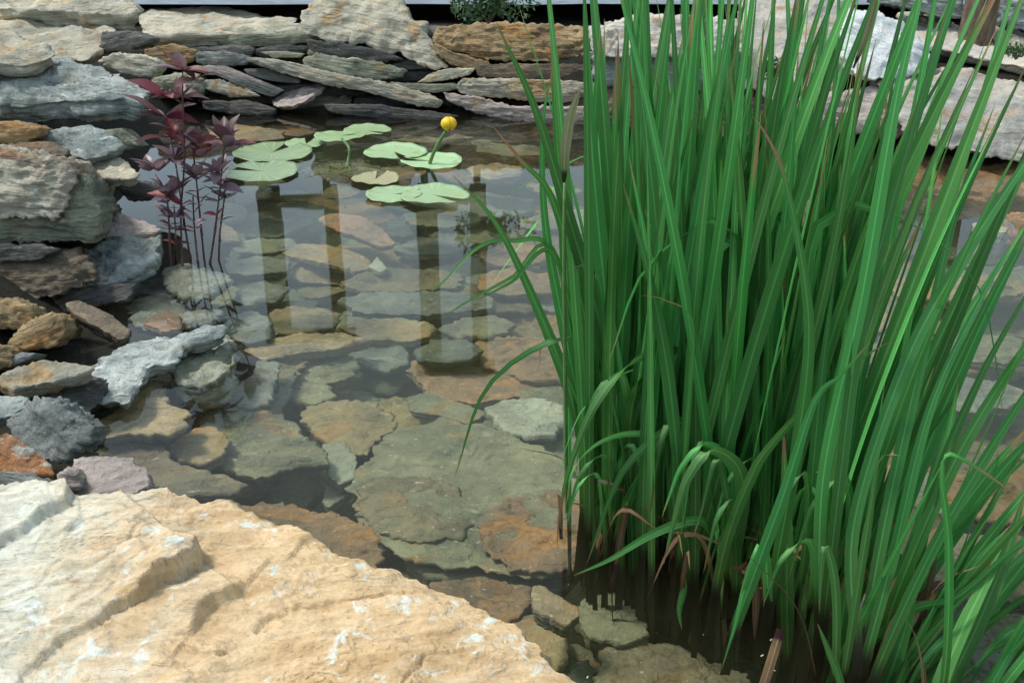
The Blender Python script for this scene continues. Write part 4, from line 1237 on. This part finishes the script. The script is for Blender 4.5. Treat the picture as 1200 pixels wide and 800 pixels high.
hero(3, [(862, 640), (848, 560), (838, 540), (822, 600), (812, 630)], 1.65, 1.6, 14, 'iris', side=(.8, 0, .3), taper=.7)
hero(4, [(900, 700), (895, 640), (885, 652), (872, 690), (862, 730), (845, 786)], 1.55, 1.50, 12, 'iris_light', side=(.9, 0, .2), taper=.6)
hero(4, [(890, 640), (884, 655), (886, 700), (884, 750)], 1.56, 1.55, 9, 'iris_dead', side=(1, 0, 0), taper=.3, name='dead_leaf', label='hanging blade gone brown in its lower half')
hero(3, [(800, 662), (801, 690), (796, 715), (799, 738)], 1.68, 1.66, 9, 'iris_light', side=(1, 0, 0), taper=.5, base_w=.4)
hero(5, [(915, 737), (905, 770), (892, 812)], 1.45, 1.40, 13, 'iris_dead', side=(1, 0, 0), taper=.1, name='dead_leaf', label='broken brown leaf stub sticking up at the bottom edge')
hero(0, [(696, 562), (708, 565), (724, 568)], 1.8, 1.8, 6, 'bud', side=(0, .3, 1), taper=.4, name='dead_leaf')
hero(4, [(880, 655), (868, 665), (858, 664)], 1.6, 1.58, 12, 'iris_dead', side=(.3, 0, 1), taper=.5, name='dead_leaf')
# middle
hero(4, [(905, 690), (935, 520), (948, 380), (925, 230), (902, 165), (882, 137)], 1.55, 1.6, 16, 'iris_tip', taper=.5, label='blade curving to the left with a pale withered tip')
hero(4, [(860, 740), (915, 590), (955, 470), (985, 440), (1020, 400)], 1.52, 1.5, 16, 'iris', taper=.5)
hero(3, [(850, 640), (880, 560), (905, 520), (960, 462), (1010, 420), (1050, 396)], 1.62, 1.55, 14, 'iris_light', taper=.5)
hero(2, [(800, 600), (805, 500), (812, 380), (780, 352), (752, 346)], 1.7, 1.66, 8, 'iris_tip', side=(.2, 0, 1), taper=.6)
# right side blades
hero(6, [(1005, 770), (1000, 620), (1060, 430), (1130, 300), (1210, 178), (1240, 130)], 1.42, 1.75, 17, 'iris', taper=.3, label='broad long blade leaning far out to the right')
hero(5, [(960, 740), (965, 560), (1010, 350), (1050, 120), (1078, 0), (1085, -60)], 1.5, 1.6, 16, 'iris_light', taper=.3)
hero(5, [(965, 735), (985, 560), (1010, 380), (1070, 150), (1110, 10)], 1.48, 1.6, 15, 'iris', taper=.4)
hero(6, [(1010, 760), (1040, 600), (1080, 420), (1120, 250), (1166, 122)], 1.46, 1.8, 17, 'iris', taper=.5)
hero(6, [(1015, 770), (1050, 640), (1090, 480), (1150, 350), (1200, 262)], 1.42, 1.6, 15, 'iris', taper=.5)
hero(9, [(1060, 720), (1100, 560), (1150, 440), (1200, 350), (1220, 310)], 1.5, 1.6, 15, 'iris', taper=.5)
hero(9, [(1050, 700), (1110, 560), (1160, 470), (1220, 380), (1260, 330)], 1.5, 1.6, 18, 'iris_light', taper=.4)
hero(6, [(1030, 780), (1095, 640), (1165, 520), (1230, 420), (1260, 380)], 1.40, 1.5, 16, 'iris', taper=.4)
hero(5, [(1010, 660), (1020, 600), (1030, 540), (1050, 532), (1054, 534)], 1.42, 1.4, 11, 'iris_light', side=(.8, 0, .4), taper=.35)
hero(5, [(980, 700), (968, 640), (962, 668), (960, 720)], 1.42, 1.4, 11, 'iris_light', taper=.4)
hero(9, [(1060, 720), (1120, 700), (1180, 650), (1240, 610)], 1.48, 1.45, 13, 'iris', side=(.2, 0, 1), taper=.5)
hero(6, [(985, 800), (970, 760), (960, 735), (958, 730)], 1.4, 1.4, 10, 'iris_light', taper=.4)
hero(10, [(1110, 760), (1112, 640), (1104, 560), (1110, 532), (1140, 545), (1196, 583)], 1.36, 1.30, 12, 'iris_tip', side=(.3, 0, 1), taper=.5, label='blade folded over to the right with a brown point')
# flower stalk with withered bud at the left
Yb = 1.82
P = [at_y(664, 600, Yb), at_y(662, 420, Yb), at_y(661, 300, Yb), at_y(662, 214, Yb)]
org = np.array(GROOT[0].location)
tube('flower_stalk', P, .0042, .0032, 'stemgreen', GROOT[0], origin=org)
P = [at_y(661, 220, Yb), at_y(662, 180, Yb), at_y(668, 140, Yb), at_y(680, 104, Yb)]
ribbon('withered_bud', P, .018, [1, 0, 0], 'bud', GROOT[0], n=20, shape=lambda s: np.sin(np.clip(s, .02, .98) * math.pi) ** .7, fold=.9, origin=org)
ribbon('withered_bud', [at_y(1000, 80, 1.6), at_y(1016, 40, 1.6), at_y(1030, -10, 1.6)], .011, [1, 0, 0], 'bud', GROOT[5], n=16, shape=lambda s: np.sin(np.clip(s, .05, .98) * math.pi) ** .7, fold=.9, origin=np.array(GROOT[5].location))

# ------------------------------------------------------------------ lily pads
GP = 'round green lily pads floating on the pond'
def pad(label, px, py, wpx, notch, mat='pad', z=.006, lift=0.0, dz=0.0):
    c = at_z(px, py, z)
    dep = (c - CAM) @ FW
    r = wpx / 2 / FPX * dep
    nr, na = 12, 64
    th = np.linspace(.14, 2 * math.pi - .14, na)
    rr = np.linspace(0, 1, nr)
    A, B = np.meshgrid(rr, th, indexing='ij')
    lobe = 1 + .035 * np.cos(3 * B + px) + .04 * np.cos(B)
    # the notch closes toward the stalk
    ang = math.pi + (B - math.pi) * (1 - .02) 
    x = A * np.cos(ang) * lobe * r
    y = A * np.sin(ang) * lobe * r
    zz = .004 * np.sin(2 * B + py) * A ** 2 + lift * A * np.cos(B + 2) * r + .002 * np.cos(9 * B) * A ** 3 + .005 * A ** 8
    ca, sa = math.cos(notch), math.sin(notch)
    V = np.stack([x * ca - y * sa, x * sa + y * ca, zz], -1).reshape(-1, 3)
    uv = np.stack([A, np.full_like(A, .7)], -1).reshape(-1, 2)
    o = link('lily_pad', mesh_np('lily_pad', V, grid_faces(nr, na, False), uv), mat)
    md = o.modifiers.new('thickness', 'SOLIDIFY'); md.thickness = .0016
    o.location = (c[0], c[1], c[2] + dz)
    tag(o, label, 'lily pad', GP)
    return o

def add_veins(mname):
    m = M[mname]
    n, l = m.node_tree.nodes, m.node_tree.links
    bs = n['Principled BSDF']
    src = bs.inputs['Base Color'].links[0].from_socket
    tc = n.new('ShaderNodeTexCoord')
    f = noise(n, l, tc.outputs['Object'], 16, 5, .6, .5)
    g_ = n.new('ShaderNodeTexGradient'); g_.gradient_type = 'RADIAL'
    l.new(tc.outputs['Object'], g_.inputs[0])
    mm = n.new('ShaderNodeMath'); mm.operation = 'MULTIPLY'; mm.inputs[1].default_value = 2 * math.pi * 22
    l.new(g_.outputs['Fac'], mm.inputs[0])
    sn = n.new('ShaderNodeMath'); sn.operation = 'COSINE'; l.new(mm.outputs[0], sn.inputs[0])
    v = ramp(n, l, sn.outputs[0], .80, 1.0)
    c = mixc(n, l, ramp(n, l, f, .45, .75), src, (.32, .40, .16))
    c = mixc(n, l, ramp(n, l, noise(n, l, tc.outputs['Object'], 60, 3, .6), .70, .76), c, (.16, .12, .05))
    vm = n.new('ShaderNodeMath'); vm.operation = 'MULTIPLY'; vm.inputs[1].default_value = .6; l.new(v, vm.inputs[0])
    c = mixc(n, l, vm.outputs[0], c, (.44, .56, .30))
    l.new(c, bs.inputs['Base Color'])
add_veins('pad'); add_veins('pad_tan')

pad('largest round lily pad just right of the red plant, nearest to it', 306, 201, 92, 2.8)
pad('wide lily pad directly behind the one beside the red plant', 319, 179, 92, 1.2)
pad('small lily pad dented at its back edge, between the wide and the raised pad', 359, 169, 48, 1.6)
pad('pad held a little above the water on a curved stalk, left of the far pads', 397, 160, 62, .6, z=.035, lift=.05)
pad('farthest lily pad, long and narrow, right behind the raised one', 430, 154, 56, -.5, z=.008, dz=.003)
pad('lily pad left of the flower stalk, notch toward the viewer', 462, 179, 74, -1.1, dz=.004)
pad('lily pad at the foot of the yellow flower stalk', 508, 189, 72, 3.0)
pad('small tan lily pad with a dent at the back', 440, 210, 56, 1.4, 'pad_tan')
pad('lily pad in front of the small tan one, with yellow-green left lobe', 460, 228, 66, .2)
pad('nearest lily pad of the right group, slender and yellowish', 508, 230, 80, -.6, dz=.005)

# raised pad stalk belongs to the plant below the water
o = tube('water_lily_stalk', [at_y(401, 163, at_z(400, 180)[1]), at_y(409, 174, at_z(400, 186)[1]), at_z(408, 188), at_z(402, 196) + np.array([0, 0, -.05])], .006, .006, 'stemgreen')
tag(o, 'short curved green stalk under the raised lily pad', 'stalk')

# yellow flower
b = at_z(503, 194)
root = empty('yellow_water_lily', b)
tag(root, 'single yellow globe-shaped water lily flower on a slanting stalk', 'flower')
tip = at_y(523, 153, b[1])
tube('stem', [b + np.array([-.03, 0, -.12]), b, (b + tip) / 2 + np.array([-.008, 0, 0]), tip], .0085, .007, 'stemgreen', root, origin=b)
fc = at_y(526, 145, b[1])
for k in range(5):
    a = k / 5 * 2 * math.pi + .5
    nu, nv = 10, 12
    u = np.linspace(-1, 1, nu)[None, :]
    v = np.linspace(0.02, 1, nv)[:, None]
    wd = .72 * np.sin(np.clip(v * 2.4, 0, math.pi / 2)) * np.ones_like(u)
    phi = a + u * wd
    th_ = v * 2.9
    rad_ = .034 * (1 + .06 * (k % 2)) * (1 - .03 * u * u)
    V = np.stack([rad_ * np.sin(th_) * np.cos(phi), rad_ * np.sin(th_) * np.sin(phi), -rad_ * np.cos(th_) * .85], -1).reshape(-1, 3) + (fc - b)
    s_ = link('sepal', mesh_np('sepal', V, grid_faces(nv, nu, False)), 'yellow', root)
    md = s_.modifiers.new('thickness', 'SOLIDIFY'); md.thickness = .002
V = []
tube('flower_centre', [fc + np.array([0, 0, -.02]), fc + np.array([0, 0, .012])], .016, .02, 'yellow', root, n=5, origin=b)

# weed floating below the raised pad
V, F, UVs = [], [], []
rng = np.random.RandomState(3)
for k in range(420):
    px, py = rng.normal(400, 30), rng.normal(199, 5)
    c = at_z(px, py, -.012 + rng.uniform(-.03, .014))
    a, e_ = rng.rand() * 6.28, rng.uniform(-.4, .4)
    L, w = rng.uniform(.02, .06), rng.uniform(.003, .007)
    d = np.array([math.cos(a), math.sin(a), e_ * .3]) * L
    s = np.array([-math.sin(a), math.cos(a), 0]) * w
    i = len(V)
    V += [c - s * .3, c + d * .5 - s, c + d, c + d * .5 + s]
    F.append((i, i + 1, i + 2, i + 3))
    UVs += [(0, .2), (0, .5), (.5, .9), (1, .5)]
o = link('water_weed', mesh_np('water_weed', V, F, UVs), 'moss')
tag(o, 'mat of green and yellow water weed among the lily pads', 'water weed', kind='stuff')

# ------------------------------------------------------------------ red-leaved plants
def lance(s):
    return np.sin(np.clip(s, .03, .985) ** .8 * math.pi) ** .85

def red_plant(label, stems, Yp, nleaf, base_px):
    b = at_y(base_px[0], base_px[1], Yp)
    root = empty('red_leaved_plant', b)
    tag(root, label, 'plant', 'red-leaved plants at the left edge of the pond')
    rg = np.random.RandomState(int(base_px[0]))
    for pl, topw in stems:
        P = [at_y(x, y, Yp + rg.uniform(-.05, .05)) for x, y in pl]
        tube('stem', P, .0036, .002, 'redstem', root, origin=b, bumpy=.35)
        for q_ in range(3, 9):
            u_ = rg.uniform(.25, .9)
            c_ = P[0] * (1 - u_) + P[-1] * u_ if len(P) < 3 else catmull(P, 20)[int(u_ * 19)]
            topw = topw + [(600 + FPX * c_[0] / ((c_ - CAM) @ FW), 400 - FPX * ((c_ - CAM) @ UP) / ((c_ - CAM) @ FW), 17, 2, 'mauve')] if u_ > .4 else topw
        for q in topw:              # whorls: (px, py, leaf length px, count, kind)
            c = at_y(q[0], q[1], Yp)
            for k in range(q[3]):
                a = k / q[3] * 6.283 + rg.uniform(-.4, .4)
                L = q[2] / FPX * Yp * 1.3 * rg.uniform(.55, 1.15)
                up = rg.uniform(-.15, 1.1)
                d = np.array([math.cos(a), math.sin(a) * .8, up])
                d /= np.linalg.norm(d)
                P = [c, c + d * L * .5 + np.array([0, 0, L * .05]), c + d * L + np.array([0, 0, -L * .12])]
                sd_ = np.cross(d, [0, 0, 1]) + np.array([0, 0, rg.normal(0, .35)])
                mt = q[4] if rg.rand() < .65 else rg.choice(['red', 'mauve', 'red_bright'])
                ribbon('leaf', P, L * .40, sd_, mt, root, n=10, shape=lance, fold=.3, origin=b)
    return root

Yr = at_z(225, 308)[1]
red_plant('taller red-leaved plant with mauve and crimson leaves in the left shallows',
    [([(214, 312), (212, 250), (216, 190), (214, 120), (214, 84)], [(214, 82, 34, 6, 'red'), (213, 112, 30, 6, 'red'), (228, 92, 26, 3, 'red')]),
     ([(225, 312), (216, 262), (208, 205), (198, 150), (192, 130)], [(192, 112, 32, 6, 'red_bright'), (192, 136, 38, 6, 'red'), (200, 160, 36, 6, 'red_bright'), (206, 186, 30, 6, 'mauve')]),
     ([(240, 312), (236, 270), (230, 210), (226, 176)], [(230, 168, 24, 4, 'red'), (234, 184, 22, 5, 'red_bright'), (230, 206, 22, 5, 'mauve')]),
     ([(200, 312), (198, 262), (194, 226), (182, 204)], [(186, 200, 28, 5, 'mauve'), (176, 200, 22, 4, 'mauve'), (196, 232, 24, 5, 'mauve'), (196, 254, 20, 4, 'mauve')]),
     ([(206, 310), (206, 280), (204, 240)], [(206, 222, 26, 5, 'mauve')])], Yr, 0, (215, 308))
red_plant('shorter red-leaved plant right of the taller one, dark purple top leaves',
    [([(246, 310), (252, 270), (258, 220), (262, 180), (264, 166)], [(262, 164, 32, 8, 'red'), (264, 172, 30, 5, 'mauve'), (256, 202, 26, 5, 'mauve')]),
     ([(256, 312), (258, 270), (262, 240), (264, 222)], [(258, 218, 24, 4, 'mauve'), (266, 232, 20, 2, 'red')]),
     ([(232, 308), (228, 270), (226, 230)], [(228, 206, 20, 4, 'red')])], Yr + .02, 0, (250, 308))

# ------------------------------------------------------------------ things beyond the wall
def leafy(name, label, cat, c, rx, ry, rz, nlv, L, mat, seed, group=None, droop=0.0):
    rg = np.random.RandomState(seed)
    root = empty(name, c)
    tag(root, label, cat, group)
    V, F, UV = [], [], []
    for k in range(nlv):
        p = rg.normal(0, 1, 3); p /= np.linalg.norm(p); p *= rg.rand() ** .45
        p = p * np.array([rx, ry, rz]) * (1 + .25 * math.sin(5 * p[0] + seed))
        d = rg.normal(0, 1, 3) + np.array([0, -.3, .3 - droop]); d /= np.linalg.norm(d)
        s = np.cross(d, rg.normal(0, 1, 3)); s /= np.linalg.norm(s)
        l_ = L * rg.uniform(.6, 1.3)
        i = len(V)
        V += [p, p + d * l_ * .5 - s * l_ * .2, p + d * l_, p + d * l_ * .5 + s * l_ * .2]
        F.append((i, i + 1, i + 2, i + 3)); UV += [(0, .3), (0, .5), (.5, .8), (1, .5)]
    link('foliage', mesh_np('foliage', V, F, UV), mat, root)
    for k in range(5):
        a = k * 1.3
        tube('stem', [(0, 0, -rz * 1.1), (rx * .3 * math.cos(a), ry * .3 * math.sin(a), -rz * .2), (rx * .6 * math.cos(a), ry * .6 * math.sin(a), rz * .6)], .006, .003, 'bark', root, n=8, k=6)
    return root

leafy('shrub', 'small dark green shrub growing on top of the wall behind the tan slab', 'shrub', at_y(572, 2, 5.35), .20, .14, .09, 900, .035, 'shrub', 4)
leafy('juniper', 'small green juniper sprig lying on the tan slab at upper right', 'shrub', at_y(1192, 60, 4.85), .07, .06, .03, 260, .02, 'shrub', 9)
leafy('fern_tuft', 'tiny green tuft between the right boulders and the iris', 'plant', at_y(905, 82, 4.6), .05, .05, .05, 160, .03, 'shrub', 12)

# tree behind the right bank; its crown is above the frame and shows in the pond as a dark reflection
tb = at_y(1145, 30, 5.55)
root = empty('tree', (tb[0], tb[1], .4))
tag(root, 'brown tree trunk at the upper right between two blue-grey rocks', 'tree')
tube('trunk', [(0, 0, -.2), (.01, 0, .3), (.06, .05, 1.2), (.0, .1, 2.3), (.1, .1, 3.2)], .085, .04, 'bark', root, n=20, k=14)
V, F, UV = [], [], []
rg = np.random.RandomState(31)
cl = [(rg.normal(0, .55), rg.normal(.1, .5), 2.5 + rg.normal(0, .45), rg.uniform(.2, .4)) for _ in range(16)]
for (cx, cy, cz, cr) in cl:
    tube('limb', [(0.03, .05, min(2.2, cz - .4)), (cx * .5, cy * .5, cz - .25), (cx, cy, cz)], .02, .006, 'bark', root, n=8, k=6)
    for k in range(260):
        p = rg.normal(0, 1, 3); p = p / np.linalg.norm(p) * cr * rg.rand() ** .4 + np.array([cx, cy, cz])
        d = rg.normal(0, 1, 3); d /= np.linalg.norm(d)
        s = np.cross(d, rg.normal(0, 1, 3)); s /= np.linalg.norm(s)
        i = len(V)
        V += [p, p + d * .04 - s * .018, p + d * .08, p + d * .04 + s * .018]
        F.append((i, i + 1, i + 2, i + 3)); UV += [(0, .3), (0, .5), (.5, .8), (1, .5)]
link('crown', mesh_np('crown', V, F, UV), 'shrub', root)

# timber frames standing beyond the pond, seen as reflections on the water
def beam(name, a, b_, w, parent, origin):
    a, b_ = np.array(a), np.array(b_)
    d = unit(b_ - a)
    s = unit(np.cross(d, [0, 1, 0.001]))
    u = np.cross(s, d)
    V = []
    for p in (a, b_):
        for i, j in ((-1, -1), (1, -1), (1, 1), (-1, 1)):
            V.append(p + s * i * w / 2 + u * j * w / 2 - origin)
    F = [(0, 1, 2, 3), (7, 6, 5, 4), (0, 4, 5, 1), (1, 5, 6, 2), (2, 6, 7, 3), (3, 7, 4, 0)]
    o = link(name, mesh_np(name, V, F, smooth=False), 'wood', parent)
    md = o.modifiers.new('bevel', 'BEVEL'); md.width = .008
    return o

def mirror(px, py, Y):
    p = at_y(px, py, Y)
    return np.array([p[0], p[1], -p[2]])

YF = 8.0
def frame(label, xl, xr, ybar, ytop, wl, wr):
    A, B = mirror(xl, ybar, YF), mirror(xr, ybar, YF)
    Tl, Tr = mirror(xl, ytop, YF), mirror(xr, ytop, YF)
    org = np.array([(A[0] + B[0]) / 2, YF, .42])
    root = empty('timber_frame', org)
    tag(root, label, 'wooden frame', 'timber frames mirrored in the pond')
    beam('post', (A[0], YF, A[2] - .1), (A[0], YF, Tl[2]), wl, root, org)
    beam('post', (B[0], YF, B[2] - .1), (B[0], YF, Tl[2]), wr, root, org)
    beam('rail', (A[0] + wl / 2 + .002, YF + .01, A[2]), (B[0] - wr / 2 - .002, YF + .01, A[2]), .10, root, org)
    beam('rail', (A[0] - .12, YF, Tl[2] + .052), (B[0] + .12, YF, Tl[2] + .052), .10, root, org)
    beam('foot', (A[0], YF - .15, .40), (A[0], YF - .15, A[2] + .3), .05, root, org)
    beam('foot', (B[0], YF - .15, .40), (B[0], YF - .15, A[2] + .3), .05, root, org)
    return root
frame('dark timber frame whose mirror image shows left, below the round pads', 315, 388, 236, 385, .15, .10)
frame('dark timber frame whose mirror image shows below the yellow flower', 500, 560, 232, 425, .15, .12)


# tiny bits floating on the surface
V, F = [], []
rg = np.random.RandomState(77)
for k in range(90):
    if k < 45: px, py = rg.uniform(640, 1100), rg.uniform(600, 800)
    else: px, py = rg.uniform(280, 640), rg.uniform(240, 600)
    c = at_z(px, py, .0015)
    a = rg.rand() * 6.28; L = .0006 + .0028 * rg.rand() ** 2.5; w = L * rg.uniform(.25, .6)
    d = np.array([math.cos(a), math.sin(a), 0]) * L; q = np.array([-math.sin(a), math.cos(a), 0]) * w
    i = len(V)
    V += [c - d - q, c + d - q * .6, c + d + q, c - d + q * .7]
    F.append((i, i + 1, i + 2, i + 3))
M['speck'] = plain('pale_debris', (.38, .35, .26), .8, .2, 40)
tag(link('floating_debris', mesh_np('floating_debris', V, F, smooth=False), 'speck'), 'scattered pale specks of debris floating on the pond', 'debris', kind='stuff')
